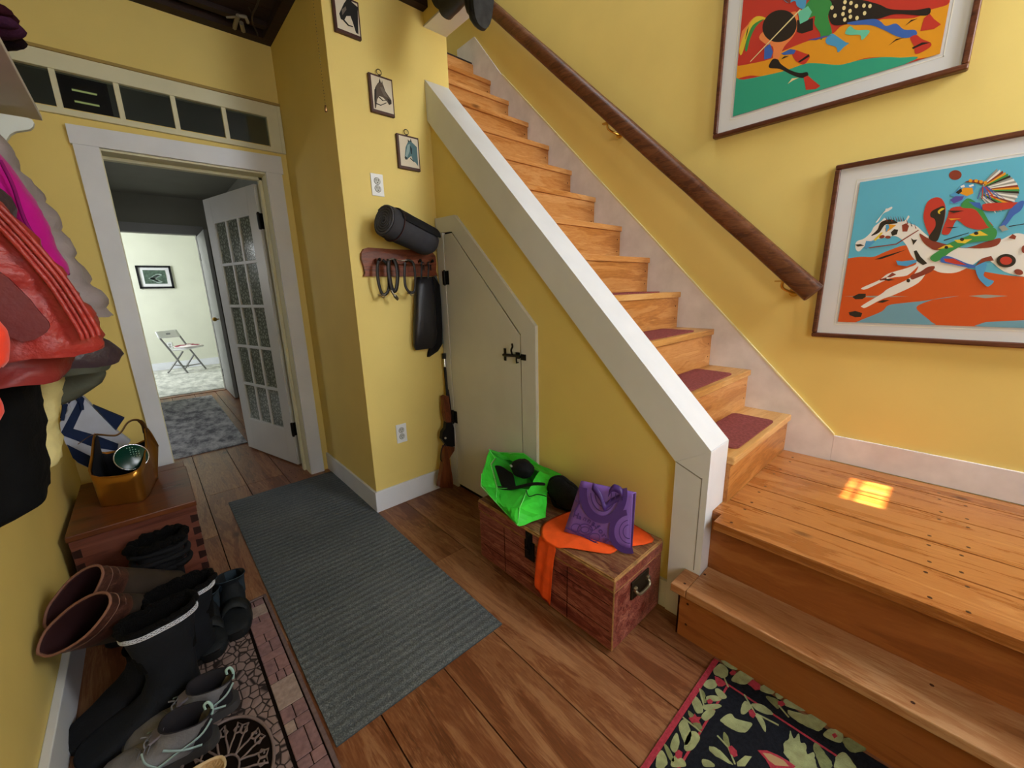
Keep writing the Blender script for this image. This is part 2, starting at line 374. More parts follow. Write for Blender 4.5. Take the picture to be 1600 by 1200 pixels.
# passage and far room beyond the door
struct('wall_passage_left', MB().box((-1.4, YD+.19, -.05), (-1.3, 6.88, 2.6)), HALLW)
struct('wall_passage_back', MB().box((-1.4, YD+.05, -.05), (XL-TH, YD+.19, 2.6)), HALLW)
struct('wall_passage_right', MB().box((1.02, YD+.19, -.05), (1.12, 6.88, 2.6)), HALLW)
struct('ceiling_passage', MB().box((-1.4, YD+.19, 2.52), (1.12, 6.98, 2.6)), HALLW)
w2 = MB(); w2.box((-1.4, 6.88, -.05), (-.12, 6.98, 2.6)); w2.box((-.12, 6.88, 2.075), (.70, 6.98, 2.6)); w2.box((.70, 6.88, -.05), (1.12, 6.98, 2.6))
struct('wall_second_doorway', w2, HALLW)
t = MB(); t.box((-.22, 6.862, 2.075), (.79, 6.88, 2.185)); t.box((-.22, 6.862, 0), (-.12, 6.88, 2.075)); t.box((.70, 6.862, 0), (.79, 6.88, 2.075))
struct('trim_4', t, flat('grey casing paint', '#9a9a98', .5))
struct('wall_far_room', MB().box((-2.7, 9.72, -.05), (2.3, 9.82, 2.7)), FARW)
struct('wall_far_room_left', MB().box((-2.7, 6.98, -.05), (-2.6, 9.72, 2.7)), FARW)
struct('wall_far_room_right', MB().box((2.2, 6.98, -.05), (2.3, 9.72, 2.7)), FARW)
struct('wall_far_room_front', MB().box((-2.7, 6.9, -.05), (-1.4, 6.98, 2.7)).box((1.12, 6.9, -.05), (2.3, 6.98, 2.7)), FARW)
struct('ceiling_far_room', MB().box((-2.7, 6.98, 2.6), (2.3, 9.82, 2.7)), FARW)
struct('baseboard_far_room', MB().box((-2.6, 9.70, 0), (2.2, 9.72, .13)), WHITE)
# baseboards
struct('baseboard_left', MB().box((XL, .2, 0), (XL+.022, 2.19, .135)), WHITE, bevel=.003)
struct('baseboard_passage_side', MB().box((XJ-.014, YO-.013, 0), (XJ, YD-.001, .132)), WHITE, bevel=.003)
struct('baseboard_outlet', MB().box((XJ-.013, YO-.014, 0), (1.375, YO, .132)), WHITE, bevel=.003)
struct('baseboard_under_stairs', MB().box((1.388, .637, 0), (XU, 1.37, .125)), WHITE, bevel=.002)
# main doorway casing and jambs
cs = MB()
cs.prism([(-.113, YD, 2.04), (-.113, YD, 2.125), (.822, YD, 2.142), (.822, YD, 2.04)], (0, -.026, 0))
cs.prism([(-.045, YD, 0), (-.009, YD, 2.04), (-.105, YD, 2.04), (-.10, YD, 0)][0:0] or [(-.012, YD, 0), (-.012, YD, 2.04), (-.105, YD, 2.04), (-.082, YD, 0)], (0, -.022, 0))
cs.box((.724, YD-.022, 0), (.815, YD, 2.04))
struct('trim_5', cs, WHITE, bevel=.002)
jb = MB(); jb.box((-.045, YD-.004, 0), (-.008, YD+.19, 2.035)); jb.box((.722, YD-.004, 0), (.745, YD+.19, 2.035)); jb.box((-.03, YD-.004, 2.03), (.74, YD+.19, 2.055))
jb.box((.705, YD+.10, 0), (.724, YD+.14, 2.03)); jb.box((-.008, YD+.10, 2.015), (.724, YD+.14, 2.03))
struct('trim_6', jb, CREAM)
# transom window over the door: frame, muntins, panes
TZ0, TZ1, TX1 = 2.165, 2.43, .857
tf = MB()
tf.box((XL, YD-.018, 2.357), (TX1, YD+.03, TZ1)); tf.box((XL, YD-.018, TZ0), (TX1, YD+.03, 2.192)); tf.box((.775, YD-.018, 2.19), (TX1, YD+.03, 2.358))
tf.box((XL, YD-.018, 2.19), (-.34, YD+.03, 2.358))
tf.box((.836, YD-.021, TZ0), (TX1, YD-.017, TZ1))
for x in (-.115, .105, .327, .556): tf.box((x-.011, YD-.012, 2.19), (x+.011, YD+.02, 2.358))
tr = struct('window_1', tf, CREAM, bevel=.002)
DGL = glass('dark old glass', (.55, .6, .58), .10, .08)
for a, b in ((-.34, -.126), (-.104, .094), (.116, .316), (.338, .545), (.567, .775)):
    MB().box((a, YD+.006, 2.192), (b, YD+.010, 2.357)).build('pane', DGL, tr)
MB().box((XL, YD-.026, TZ1), (TX1, YD, TZ1+.013)).build('ledge', flat('brown picture ledge', '#a58a4c', .6), tr)
# louvred vent seen through the second pane
lv = thing('louvre_vent', (-.02, 3.4, 2.30), 'louvred vent with two bright slits seen through the transom glass', 'vent')
yv = 3.40; g1, g2 = PY(130, 143, yv), PY(137, 161.5, yv); x0v, x1v = PY(112, 140, yv).x, PY(152, 150, yv).x; zl_, zh_ = 2.30, 2.50
MB().box((x0v-.02, yv+.03, zl_), (x1v+.02, yv+.035, zh_)).build('back_panel', emit('daylight behind louvres', '#d6d88a', .9), lv)
m = MB(); hh = .0065
for a_, b_ in ((zl_-.01, g2.z-hh), (g2.z+hh, g1.z-hh), (g1.z+hh, zh_+.015)): m.box((x0v-.05, yv, a_), (x1v+.05, yv+.012, b_))
m.box((x0v-.05, yv, zl_), (x0v, yv+.03, zh_)); m.box((x1v, yv, zl_), (x1v+.05, yv+.03, zh_))
m.build('slat', flat('dark louvre slats', '#15140f', .6), lv)

# ------------------------------------------------------------------ glazed door standing open into the passage
def door_leaf():
    A = Vector((.728, 3.285, 0)); B = Vector((.528, 4.03, 0)); d = (B-A).normalized(); n = Vector((-d.y, d.x, 0))   # n towards -x side
    W = (B-A).length; H = 2.0; T = .036
    o = tag(bpy.data.objects.new('door_1', None)); COL.objects.link(o); o.location = A; o['kind'] = 'structure'
    M = Matrix(((d.x, n.x, 0, A.x), (d.y, n.y, 0, A.y), (0, 0, 1, .012), (0, 0, 0, 1)))
    fr = MB(); sx = .115; zb, zt = .27, 1.83
    fr.box((0, 0, 0), (sx, T, H), 0, M); fr.box((W-sx, 0, 0), (W, T, H), 0, M); fr.box((sx, 0, 0), (W-sx, T, zb), 0, M); fr.box((sx, 0, zt), (W-sx, T, H), 0, M)
    fr.build('door_frame', GREYW, o, bevel=.002)
    mu = MB(); pw = (W-2*sx)/3; ph = (zt-zb)/5
    for i in (0, 1, 2, 3):
        x = sx+pw*i; mu.box((x-.012, .004, zb), (x+.012, T-.002, zt), 0, M)
    for j in range(0, 6):
        z = zb+ph*j; mu.box((sx, .004, z-.011), (W-sx, T-.002, z+.011), 0, M)
    mu.build('muntins', GREYW, o, bevel=.003)
    MB().box((sx, .019, zb), (W-sx, .021, zt), 0, M).build('lace_curtain', LACE, o)
    for i in range(3):
        for j in range(5):
            MB().box((sx+pw*i+.012, .024, zb+ph*j+.011), (sx+pw*(i+1)-.012, .026, zb+ph*(j+1)-.011), 0, M).build('pane', DOORGL, o)
    for z in (.24, 1.72):
        h = MB(); h.box((-.012, -.008, z), (.004, T+.008, z+.10), 0, M); h.tube([M @ Vector((-.012, T+.004, z-.005)), M @ Vector((-.012, T+.004, z+.105))], .008, 8)
        h.build('hinge', BLACKI, o)
    return o
def lace():
    m, t, b = base('lace behind glass', .8, .1)
    N, K = t.nodes.new, t.links.new
    tc = N('ShaderNodeTexCoord'); v = N('ShaderNodeTexVoronoi'); v.inputs['Scale'].default_value = 38; v.feature = 'DISTANCE_TO_EDGE'; K(tc.outputs['Object'], v.inputs['Vector'])
    r = N('ShaderNodeValToRGB'); r.color_ramp.elements[0].color = lin('#77786c'); r.color_ramp.elements[0].position = .05; r.color_ramp.elements[1].color = lin('#d2d3c6'); r.color_ramp.elements[1].position = .3
    K(v.outputs['Distance'], r.inputs['Fac']); K(r.outputs['Color'], b.inputs['Base Color']); return m
LACE = lace(); DOORGL = glass('door pane glass', (.93, .95, .93), .16, .12)
door_leaf()
# second leaf further on, edge towards us
o = bpy.data.objects.new('door_2', None); COL.objects.link(o); o.location = (.72, 6.4, 0); o['kind'] = 'structure'
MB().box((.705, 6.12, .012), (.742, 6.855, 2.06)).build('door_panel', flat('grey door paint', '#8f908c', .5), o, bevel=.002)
k = MB(); k.tube([(.70, 6.17, 1.02), (.66, 6.17, 1.02)], .008); k.ball((.655, 6.17, 1.02), .025); k.build('door_knob', BRASS, o)
for z in (.2, 1.75): MB().box((.70, 6.84, z), (.75, 6.862, z+.1)).build('hinge', BLACKI, o)

# ------------------------------------------------------------------ knee wall casing: one white sloped box that turns down into a post
X0, X1 = 1.384, 1.541
kw = MB()
kw.prism([(X0, .512, .7285), (X0, 2.2008, 2.436), (X0, 2.2008, 2.232), (X0, .636, .652)], (X1-X0, 0, 0))
kw.prism([(X0, .5125, 0), (X0, .5125, .728), (X0, .6355, .6515), (X0, .6355, 0)], (X1-X0, 0, 0))
kw.prism([(1.5, .66, .45), (1.5, 2.2, 2.0), (1.5, 2.2, 1.5), (1.5, .66, 0)], (.0405, 0, 0))
struct('trim_7', kw, WHITE, bevel=.004)
ln = MB()      # board seams on the outer face
for a, b in (((X0-.0006, .560, .702), (X0-.0006, 2.19, 2.345)),):
    pass
ln.prism([(X0-.0008, .534, .24), (X0-.0008, .537, .24), (X0-.0008, .537, .62), (X0-.0008, .534, .62)], (.001, 0, 0))
ln.prism([(X0-.0008, .534, .618), (X0-.0008, .6355, .655), (X0-.0008, .6355, .651), (X0-.0008, .537, .614)], (.001, 0, 0))
struct('trim_8', ln, flat('grey seam', '#8a8a88', .7))

# ------------------------------------------------------------------ door under the stairs
pc = MB(); xa = XU-.018
def U(y, z, x=None): return (XU if x is None else x, y, z)
outer = [(2.186, 1.712), (1.985, 1.705), (1.365, 1.12), (1.365, .0)]
inner = [(2.186, 1.63), (2.02, 1.622), (1.465, 1.075), (1.465, .0)]
for (a, b, c, d) in zip(outer, outer[1:], inner, inner[1:]):
    pc.prism([U(*a), U(*b), U(*d), U(*c)], (-.02, 0, 0))
pc.box((XU-.02, 2.113, 0), (XU, 2.186, 1.625))
struct('trim_9', pc, GREYW, bevel=.0015)
d3 = bpy.data.objects.new('door_3', None); COL.objects.link(d3); d3.location = (XU, 1.8, 0); d3['kind'] = 'structure'
MB().prism([U(2.107, .03), U(2.107, 1.614), U(2.023, 1.614), U(1.4735, 1.066), U(1.4735, .03)], (-.017, 0, 0)).build('door_panel', GREYW, d3, bevel=.0015)
MB().prism([U(2.16, .0), U(2.16, 1.66), U(2.03, 1.66), U(1.44, 1.08), U(1.44, .0)], (-.003, 0, 0)).build('dark_seam_backing', SHADOWGAP, d3)  # dark plate added behind the panel so its seams look shaded
for z in (.50, 1.37):
    h = MB(); h.box((XU-.023, 2.103, z-.04), (XU-.0185, 2.14, z+.04)); h.box((XU-.020, 2.078, z-.04), (XU-.0148, 2.103, z+.04)); h.tube([(XU-.026, 2.112, z-.045), (XU-.026, 2.112, z+.045)], .006); h.build('hinge', BLACKI, d3)
la = MB(); xl_ = XU-.015
q0 = PX(790, 553, xl_); q1 = PX(815, 557, xl_)
la.box((xl_-.006, q0.y-.008, q0.z-.035), (xl_, q0.y+.008, q0.z+.03)); la.tube([(xl_-.016, q0.y, q0.z-.003), (xl_-.022, 1.49, q1.z+.004), (xl_-.024, 1.45, q1.z+.003)], .0075)
la.box((xl_-.012, 1.478, q1.z-.012), (xl_, 1.50, q1.z+.02)); la.tube(spline([(xl_-.02, 1.512, q1.z), (xl_-.03, 1.512, q1.z+.03), (xl_-.03, 1.502, q1.z+.05), (xl_-.028, 1.507, q1.z+.065)]), .005)
la.box((XU-.026, 1.43, q1.z-.016), (XU-.02, 1.462, q1.z+.014)); la.tube([(xl_-.012, 1.495, q1.z-.012), (xl_-.015, 1.49, q1.z-.035), (xl_-.013, 1.48, q1.z-.03)], .004)
la.build('latch', BLACKI, d3)

# ------------------------------------------------------------------ stairs
st = thing('staircase', (1.9, 1.6, .475), 'steep honey coloured pine staircase climbing between white knee wall and yellow wall', 'staircase')
XW = 2.276
NY = lambda k: .486+.2*k
NZ = lambda k: .662+.198*k
for k in range(12):
    y, z = NY(k), NZ(k)
    zb = .475 if k == 0 else NZ(k-1)
    m = MB(); m.rnd = random.random(); m.box((X1+.001, y+.012, zb+.0005), (XW, y+.03, z-.03))
    for q in (0, 1):                       # two nail heads at the wall end
        m.add([Vector((XW-.03, y+.0115, zb+.05+.07*q))+Vector((.004*math.cos(a*PI/4), 0, .004*math.sin(a*PI/4))) for a in range(8)], [tuple(range(8))], 1)
    m.build('riser', [STAIRM, SHADOWGAP], st)
    m = MB(); m.rnd = random.random(); m.box((X1+.001, y, z-.03), (XW+.003*(k % 2), min(y+.228, 2.92), z)); m.build('tread', TREADM if k < 4 else STAIRM, st, bevel=.004)
m = MB(); m.rnd = .4; m.box((X1, NY(12)+.01, NZ(11)), (XW, NY(12)+.02, 3.02)); m.build('riser', STAIRM, st)
# skirting board up the wall and around the landing
sk = MB(); xs0 = XW
sk.prism([(xs0, .312, .45), (xs0, .312, .597), (xs0, 2.56, 2.833), (xs0, 2.87, 3.20), (xs0, 3.1, 3.2), (xs0, 3.1, 2.6), (xs0, .9, .45)], (XR-xs0, 0, 0))
struct('trim_10', sk, flat('scuffed white skirting', '#e2dee2', .5, var=.10, vs_=9), bevel=.0015)
e = MB(); e.prism([(xs0-.002, .312, .597), (xs0-.002, 2.56, 2.833), (xs0-.002, 2.56, 2.842), (xs0-.002, .312, .606)], (XR-xs0+.002, 0, 0))
struct('trim_11', e, flat('cream moulding edge', '#e6dcae', .5))
struct('baseboard_right', MB().box((xs0, YB, .4755), (XR, .312, .598)), flat('scuffed white skirting', ''), bevel=.002)
# landing and lower step
lp = thing('landing_platform', (1.85, -.4, 0), 'golden pine board landing at the foot of the stairs with knots', 'landing')
lb = [1.379, 1.575, 1.752, 1.975, 2.165, 2.276]
for i, (a, b) in enumerate(zip(lb, lb[1:])):
    m = MB(); m.rnd = [.35, .62, .5, .2, .7][i]
    m.box((a+(.0032 if i else 0), YB, .443), (b-.0032, .498 if i else .480, .475))
    if i == 0: m.box((1.448, .4801, .443), (X1+.001, .512, .4748)); m.box((X1+.001, .4801, .443), (b-.0032, .498, .475))
    for yy in (.44, -.05, -.12, -.55):
        for xx in ((a+.035, b-.035) if i < 4 else (a+.03,)):
            m.disc((xx, yy+random.uniform(-.01, .01), .4753), (0, 0, 1), .0055, 8, 1)
    m.build('landing_board', [LANDM, flat('dark knot', '#3c1c0a', .5)], lp, bevel=.0015)
m = MB(); m.rnd = .3; m.box((1.452, YB, .2325), (1.475, .5115, .443)); m.build('riser', STEPR, lp)
ls = thing('entry_step', (1.4, -.4, 0), 'lower pine step in front of the landing, nearest the floral rug', 'step')
m = MB(); m.rnd = .45; m.box((1.267, YB, .20), (1.474, .5115, .232)); m.box((1.267, .5116, .20), (1.3832, .5675, .232))
for yy in (.50, -.1, -.6):
    m.disc((1.40, yy, .2324), (0, 0, 1), .005, 8, 1); m.disc((1.30, yy+.03, .2324), (0, 0, 1), .005, 8, 1)
m.build('tread', [STEPM, flat('dark knot', '')], ls, bevel=.004)
m = MB(); m.rnd = .6; m.box((1.305, YB, 0), (1.33, .551, .20))
m.box((1.305, .545, 0), (1.383, .5513, .20))
for zz in (.06, .15): m.add([Vector((1.3045, .515+.005*math.cos(a*PI/4), zz+.005*math.sin(a*PI/4))) for a in range(8)], [tuple(range(8))], 1)
m.build('riser', [STEPR, flat('dark knot', '')], ls)
# tread pads
PADM = flat('dusty red carpet pad', '#8a4a48', .95, .1, var=.25, vs_=90, bump=.5, bs=300)
def rrect(x0, x1, y0, y1, r, z, n=5):
    out = []
    for cx, cy, a0 in ((x1-r, y1-r, 0), (x0+r, y1-r, 90), (x0+r, y0+r, 180), (x1-r, y0+r, 270)):
        for i in range(n+1): a = R(a0+90*i/n); out.append((cx+r*math.cos(a), cy+r*math.sin(a), z))
    return out
for k, nm in ((0, 'first'), (1, 'second'), (2, 'third'), (3, 'fourth')):
    z = NZ(k)
    tag(MB().prism(rrect(1.63, 2.10, NY(k)+.025, NY(k)+.205, .025, z+.0008), (0, 0, .006)).build('stair_tread_pad', PADM),
        'dusty red carpet pad on the %s stair tread above the landing' % nm, 'carpet pad', 'carpet pads on the stair treads')
# handrail with brass brackets
hr = thing('handrail', (2.2, 1.2, 2.0), 'dark rough timber handrail sloping along the yellow wall', 'handrail')
ax = XR-.085
A = Vector((ax, .452, 1.245)); B = Vector((ax, 2.95, 3.585))
d = (B-A).normalized(); n = Vector((0, -d.z, d.y))
rings = []
for i in range(61):
    t = i/60; p = A+(B-A)*t; rg = []
    for j in range(16):
        a = 2*PI*j/16
        ca, sa = math.cos(a), math.sin(a); k = (abs(ca)**3.2+abs(sa)**3.2)**(-1/3.2)
        rr = .043*k*(1+.05*nz((t*14, ca, sa))); rg.append(p+Vector((1, 0, 0))*ca*rr*.8+n*sa*rr)
    rings.append(rg)
m = MB(); m.loft(rings); m.build('rail', RAILM, hr)
def bracket(y):
    p = A+(B-A)*((y-A.y)/(B.y-A.y)); b0 = p-n*.045
    m = MB(); m.tube(spline([b0, b0+Vector((.01, 0, -.03)), Vector((XR-.02, y, b0.z-.055)), Vector((XR-.002, y, b0.z-.05))]), .006, 8)
    m.tube([(XR-.006, y, b0.z-.05), (XR, y, b0.z-.05)], .022, 14); m.box(b0+Vector((-.012, -.03, -.002)), b0+Vector((.012, .03, .004))); m.build('bracket', BRASS, hr)
for y in (.545, 1.53): bracket(y)
# ------------------------------------------------------------------ rugs and mats
MATG = flat('charcoal mat fibre', '#464c50', .95, .1, var=.16, vs_=60)
def ribmat():
    m, t, b = base('ribbed charcoal mat', .95, .1); N, K = t.nodes.new, t.links.new
    tc = N('ShaderNodeTexCoord'); sp = N('ShaderNodeSeparateXYZ'); K(tc.outputs['Object'], sp.inputs[0])
    n = N('ShaderNodeTexNoise'); n.inputs['Scale'].default_value = 5; K(tc.outputs['Object'], n.inputs['Vector'])
    a = N('ShaderNodeMath'); a.operation = 'MULTIPLY_ADD'; K(n.outputs['Fac'], a.inputs[0]); a.inputs[1].default_value = .02; K(sp.outputs['Y'], a.inputs[2])
    s = N('ShaderNodeMath'); s.operation = 'MULTIPLY'; K(a.outputs[0], s.inputs[0]); s.inputs[1].default_value = 2*PI/.034
    w_ = N('ShaderNodeMath'); w_.operation = 'SINE'; K(s.outputs[0], w_.inputs[0])
    n2 = N('ShaderNodeTexNoise'); n2.inputs['Scale'].default_value = 260; n2.inputs['Detail'].default_value = 3; K(tc.outputs['Object'], n2.inputs['Vector'])
    n3 = N('ShaderNodeTexNoise'); n3.inputs['Scale'].default_value = 2.2; n3.inputs['Detail'].default_value = 5; K(tc.outputs['Object'], n3.inputs['Vector'])
    b1 = N('ShaderNodeMath'); b1.operation = 'MULTIPLY_ADD'; K(w_.outputs[0], b1.inputs[0]); b1.inputs[1].default_value = .05; K(n2.outputs['Fac'], b1.inputs[2])
    b2 = N('ShaderNodeMath'); b2.operation = 'MULTIPLY_ADD'; K(n3.outputs['Fac'], b2.inputs[0]); b2.inputs[1].default_value = .35; K(b1.outputs[0], b2.inputs[2])
    r = N('ShaderNodeValToRGB'); e = r.color_ramp.elements; e[0].position = .35; e[0].color = lin('#3a3f43'); e[1].position = 1.0; e[1].color = lin('#8a8f92'); x = e.new(.68); x.color = lin('#5a6064')
    K(b2.outputs[0], r.inputs['Fac']); K(r.outputs['Color'], b.inputs['Base Color'])
    bp = N('ShaderNodeBump'); bp.inputs['Strength'].default_value = .5; bp.inputs['Distance'].default_value = .004
    ad = N('ShaderNodeMath'); ad.operation = 'MULTIPLY_ADD'; K(w_.outputs[0], ad.inputs[0]); ad.inputs[1].default_value = .5; K(n2.outputs['Fac'], ad.inputs[2])
    K(ad.outputs[0], bp.inputs['Height']); K(bp.outputs['Normal'], b.inputs['Normal']); return m
m = MB()
def matf(u, v): return (.203+(.846-.203)*u, 1.038+(2.985-1.038)*v, .0055+.0016*nz((u*3, v*9, 1)))
m.grid(matf, 14, 40); m.prism([(.203, 1.038, .0005), (.846, 1.038, .0005), (.846, 2.985, .0005), (.203, 2.985, .0005)], (0, 0, .0035), 1)
for i in range(26):     # bits of lint and dried dirt
    a = random.random()*2*PI; q = random.random()**.7*.05; x, y = (.43+q*math.cos(a), 1.38+q*math.sin(a)) if i < 16 else (random.uniform(.25, .8), random.uniform(1.1, 2.6))
    m.disc((x, y, .0078), (0, 0, 1), random.uniform(.0009, .002), 5, 2)
tag(m.build('floor_mat', [ribmat(), MATG, flat('lint', '#8a8c88', .9)]), 'long charcoal ribbed runner mat in the middle of the wooden floor', 'mat')

# brick and pebble rubber doormat
def pebblemat():
    m, t, b = base('moulded pebble field', .85, .2); N, K = t.nodes.new, t.links.new
    tc = N('ShaderNodeTexCoord'); v = N('ShaderNodeTexVoronoi'); v.inputs['Scale'].default_value = 38; v.feature = 'DISTANCE_TO_EDGE'; v.inputs['Randomness'].default_value = .7
    mp = N('ShaderNodeMapping'); mp.inputs['Scale'].default_value = (1, .8, .01); K(tc.outputs['Object'], mp.inputs['Vector']); K(mp.outputs['Vector'], v.inputs['Vector'])
    r = N('ShaderNodeValToRGB'); e = r.color_ramp.elements; e[0].position = .03; e[0].color = lin('#2c2424'); e[1].position = .10; e[1].color = lin('#8a7672')
    K(v.outputs['Distance'], r.inputs['Fac']); K(r.outputs['Color'], b.inputs['Base Color'])
    bp = N('ShaderNodeBump'); bp.inputs['Distance'].default_value = .006; K(v.outputs['Distance'], bp.inputs['Height']); K(bp.outputs['Normal'], b.inputs['Normal']); return m
dm = thing('doormat', (-.05, 1.4, 0), 'doormat moulded like bricks and pebbles beside the charcoal runner, under the shoes', 'doormat')
BR = [flat('doormat brick mauve', '#836668', .85, .2, var=.2, vs_=60, bump=.4), flat('doormat brick tan', '#9a877f', .85, .2, var=.2, vs_=60, bump=.4), flat('doormat brick red brown', '#8c6c6c', .85, .2, var=.15, vs_=60, bump=.4)]
BORD = flat('doormat border', '#6c5a5a', .85, .2, var=.2, vs_=80)
D0, D1, E0, E1 = -.25, .193, .60, 1.888
m = MB(); m.box((D0, E0, .0008), (D1, E1, .005), 1); m.box((D0+.085, E0+.02, .005), (D1-.098, E1-.015, .0065), 0)
m.build('mat_base', [pebblemat(), SHADOWGAP], dm)
m = MB()
for (a, b_) in (((D0, E0), (D1, E0+.012)), ((D0, E1-.012), (D1, E1)), ((D0, E0), (D0+.012, E1)), ((D1-.013, E0), (D1, E1))): m.box((*a, .001), (*b_, .010))
m.build('border', BORD, dm, bevel=.002)
m = MB()
def brickcol(x0, x1, seed):
    rs = random.Random(seed); y = E1-.02
    pats = [(.032, [1, 1]), (.055, [1]), (.03, [.5, .5]), (.062, [1]), (.040, [.45, .55]), (.05, [.55, .45]), (.030, [1]), (.055, [.5, .5]), (.034, [.35, .35, .3]), (.095, [1]), (.045, [.5, .5]), (.034, [.4, .6]), (.075, [.62, .38])]
    i = 0
    while y > E0+.05:
        h, cols = pats[i % len(pats)]; h *= 1.25; i += 1; s_ = sum(cols); x = x0
        for c in cols:
            w_ = (x1-x0)*c/s_; m.box((x+.0012, y-h+.0028, .005), (x+w_-.0012, y-.0002, .0098), rs.choice([0, 0, 1, 2])); x += w_
        y -= h
brickcol(D1-.090, D1-.016, 1); m.build('brick_border', BR, dm, bevel=.0015, seg=1); m = MB(); brickcol(D0+.016, D0+.080, 5)
m.build('brick_border', BR, dm, bevel=.0015, seg=1)
cx, cy = -.045, 1.19
m = MB(); m.disc((cx, cy, .0068), (0, 0, 1), .115, 36, 1, r2=.165, ax=(1, 0, 0))
m.tube([(cx+.113*math.cos(a*PI/24), cy+.163*math.sin(a*PI/24), .009) for a in range(48)], .0045, 6, 0, closed=True)
m.tube([(cx+.03*math.cos(a*PI/12), cy+.04*math.sin(a*PI/12), .009) for a in range(24)], .003, 6, 0, closed=True)
for q in range(10):
    a0 = q*2*PI/10
    for sg in (1, -1):
        pts = []
        for i in range(16):
            t = i/15; rr = .03+.065*t if t < .6 else .069; aa = a0+sg*(.28*t)
            if t >= .6:
                tt = (t-.6)/.4; ra = .016*(1-tt*.7); pts.append(Vector((cx+(.085*math.cos(a0+sg*.2))+ra*math.cos(a0+sg*tt*7), cy+1.42*(.085*math.sin(a0+sg*.2)+ra*math.sin(a0+sg*tt*7)), .009)))
            else: pts.append(Vector((cx+rr*math.cos(aa), cy+1.42*rr*math.sin(aa), .009)))
        m.tube(pts, .003, 5, 0)
m.build('scroll_medallion', [flat('doormat scroll', '#7d6c69', .8, .25), SHADOWGAP], dm)

# floral hooked rug: traced motifs, each a patch of pile on the dark ground
RUGD = flat('navy black rug pile', '#1b1d24', .95, .1, var=.3, vs_=120, bump=.5, bs=350)
RUGR = flat('red rug pile', '#a83a48', .95, .1, var=.2, vs_=120, bump=.5, bs=350)
RUGG = flat('sage rug pile', '#9aa074', .95, .1, var=.22, vs_=40, bump=.5, bs=350)
RUGO = flat('olive rug pile', '#7c8258', .95, .1, var=.2, vs_=60, bump=.5, bs=350)
def rp(x, y, z=.0): p = PZ(980+x/3.81, 1000+y/3.81, 0); return Vector((p.x, p.y, z))
m = MB(); RX1, RY1 = 1.288, .402; RX0, RY0 = .30, -.55
m.box((RX0, RY0, .0006), (RX1, RY1, .006), 0)
m.box((RX0, RY1-.016, .0006), (RX1, RY1, .0075), 1)
def strip(a, b, w_, z, mi):
    a = Vector(a); b = Vector(b); d = (b-a).normalized(); n = Vector((-d.y, d.x, 0))*w_/2
    m.prism([a-n, b-n, b+n, a+n], (0, 0, z), mi)
strip((RX0, .330, .006), (1.222, .330, .006), .006, .0012, 1); strip((1.222, .333, .006), (1.222, RY0, .006), .006, .0012, 1)
LV = [[(510, 190), (550, 150), (590, 175), (600, 215), (570, 235), (545, 225), (520, 215)], [(560, 130), (620, 150), (660, 175), (640, 185), (590, 165)],
      [(455, 275), (480, 245), (520, 250), (535, 280), (510, 300), (470, 295)], [(430, 300), (460, 325), (470, 380), (440, 365)], [(525, 300), (560, 310), (590, 350), (560, 360), (530, 330)],
      [(460, 350), (520, 340), (560, 365), (520, 375), (475, 370)], [(385, 380), (405, 345), (440, 385), (450, 440), (410, 440)], [(450, 400), (530, 390), (560, 405), (510, 425), (460, 425)],
      [(360, 430), (390, 450), (430, 500), (445, 540), (410, 530), (380, 490)], [(470, 430), (520, 430), (510, 460), (470, 490), (440, 470)],
      [(305, 520), (340, 480), (370, 530), (380, 590), (350, 640), (330, 600)], [(370, 560), (410, 560), (430, 600), (390, 660), (345, 670), (340, 630)],
      [(255, 640), (290, 565), (310, 610), (300, 660), (280, 680)], [(215, 625), (250, 660), (280, 730), (250, 720)], [(180, 690), (210, 670), (240, 740), (200, 780), (170, 762)], [(280, 700), (330, 720), (345, 762), (260, 762)],
      [(620, 240), (690, 180), (735, 215), (750, 250), (700, 275), (640, 260)], [(790, 290), (830, 275), (880, 300), (860, 330), (800, 315)], [(825, 345), (900, 370), (900, 420), (870, 400)], [(880, 330), (920, 325), (930, 350), (895, 360)],
      [(930, 365), (1000, 370), (1065, 430), (1000, 420), (940, 400)], [(945, 430), (1010, 440), (1060, 455), (1130, 450), (1190, 495), (1140, 550), (1060, 520), (990, 480)],
      [(1165, 570), (1210, 540), (1280, 565), (1270, 620), (1200, 600)], [(1280, 600), (1360, 600), (1420, 660), (1340, 680), (1300, 650)],
      [(555, 485), (610, 450), (650, 480), (740, 510), (700, 560), (640, 550), (590, 520)], [(680, 400), (700, 375), (730, 390), (740, 410), (700, 450), (675, 445)],
      [(740, 390), (800, 395), (870, 450), (820, 450), (760, 420)], [(760, 450), (790, 460), (820, 510), (822, 560), (795, 520)], [(575, 560), (600, 590), (610, 650), (590, 640), (570, 600)],
      [(485, 645), (540, 660), (600, 720), (625, 755), (560, 720), (510, 690)], [(445, 722), (490, 730), (520, 762), (455, 762)], [(650, 740), (700, 700), (740, 705), (700, 762), (655, 762)],
      [(930, 680), (935, 620), (960, 600), (970, 550), (990, 600), (1020, 570), (1030, 620), (1060, 630), (1070, 690), (1110, 680), (1120, 740), (1130, 800), (1000, 790), (960, 720)],
      [(1105, 650), (1125, 625), (1180, 690), (1220, 760), (1160, 780), (1130, 720)], [(1240, 710), (1290, 680), (1340, 740), (1360, 790), (1240, 790)], [(400, 800), (470, 790), (560, 850), (540, 900), (440, 860)], [(700, 850), (800, 820), (900, 860), (840, 920), (740, 900)]]
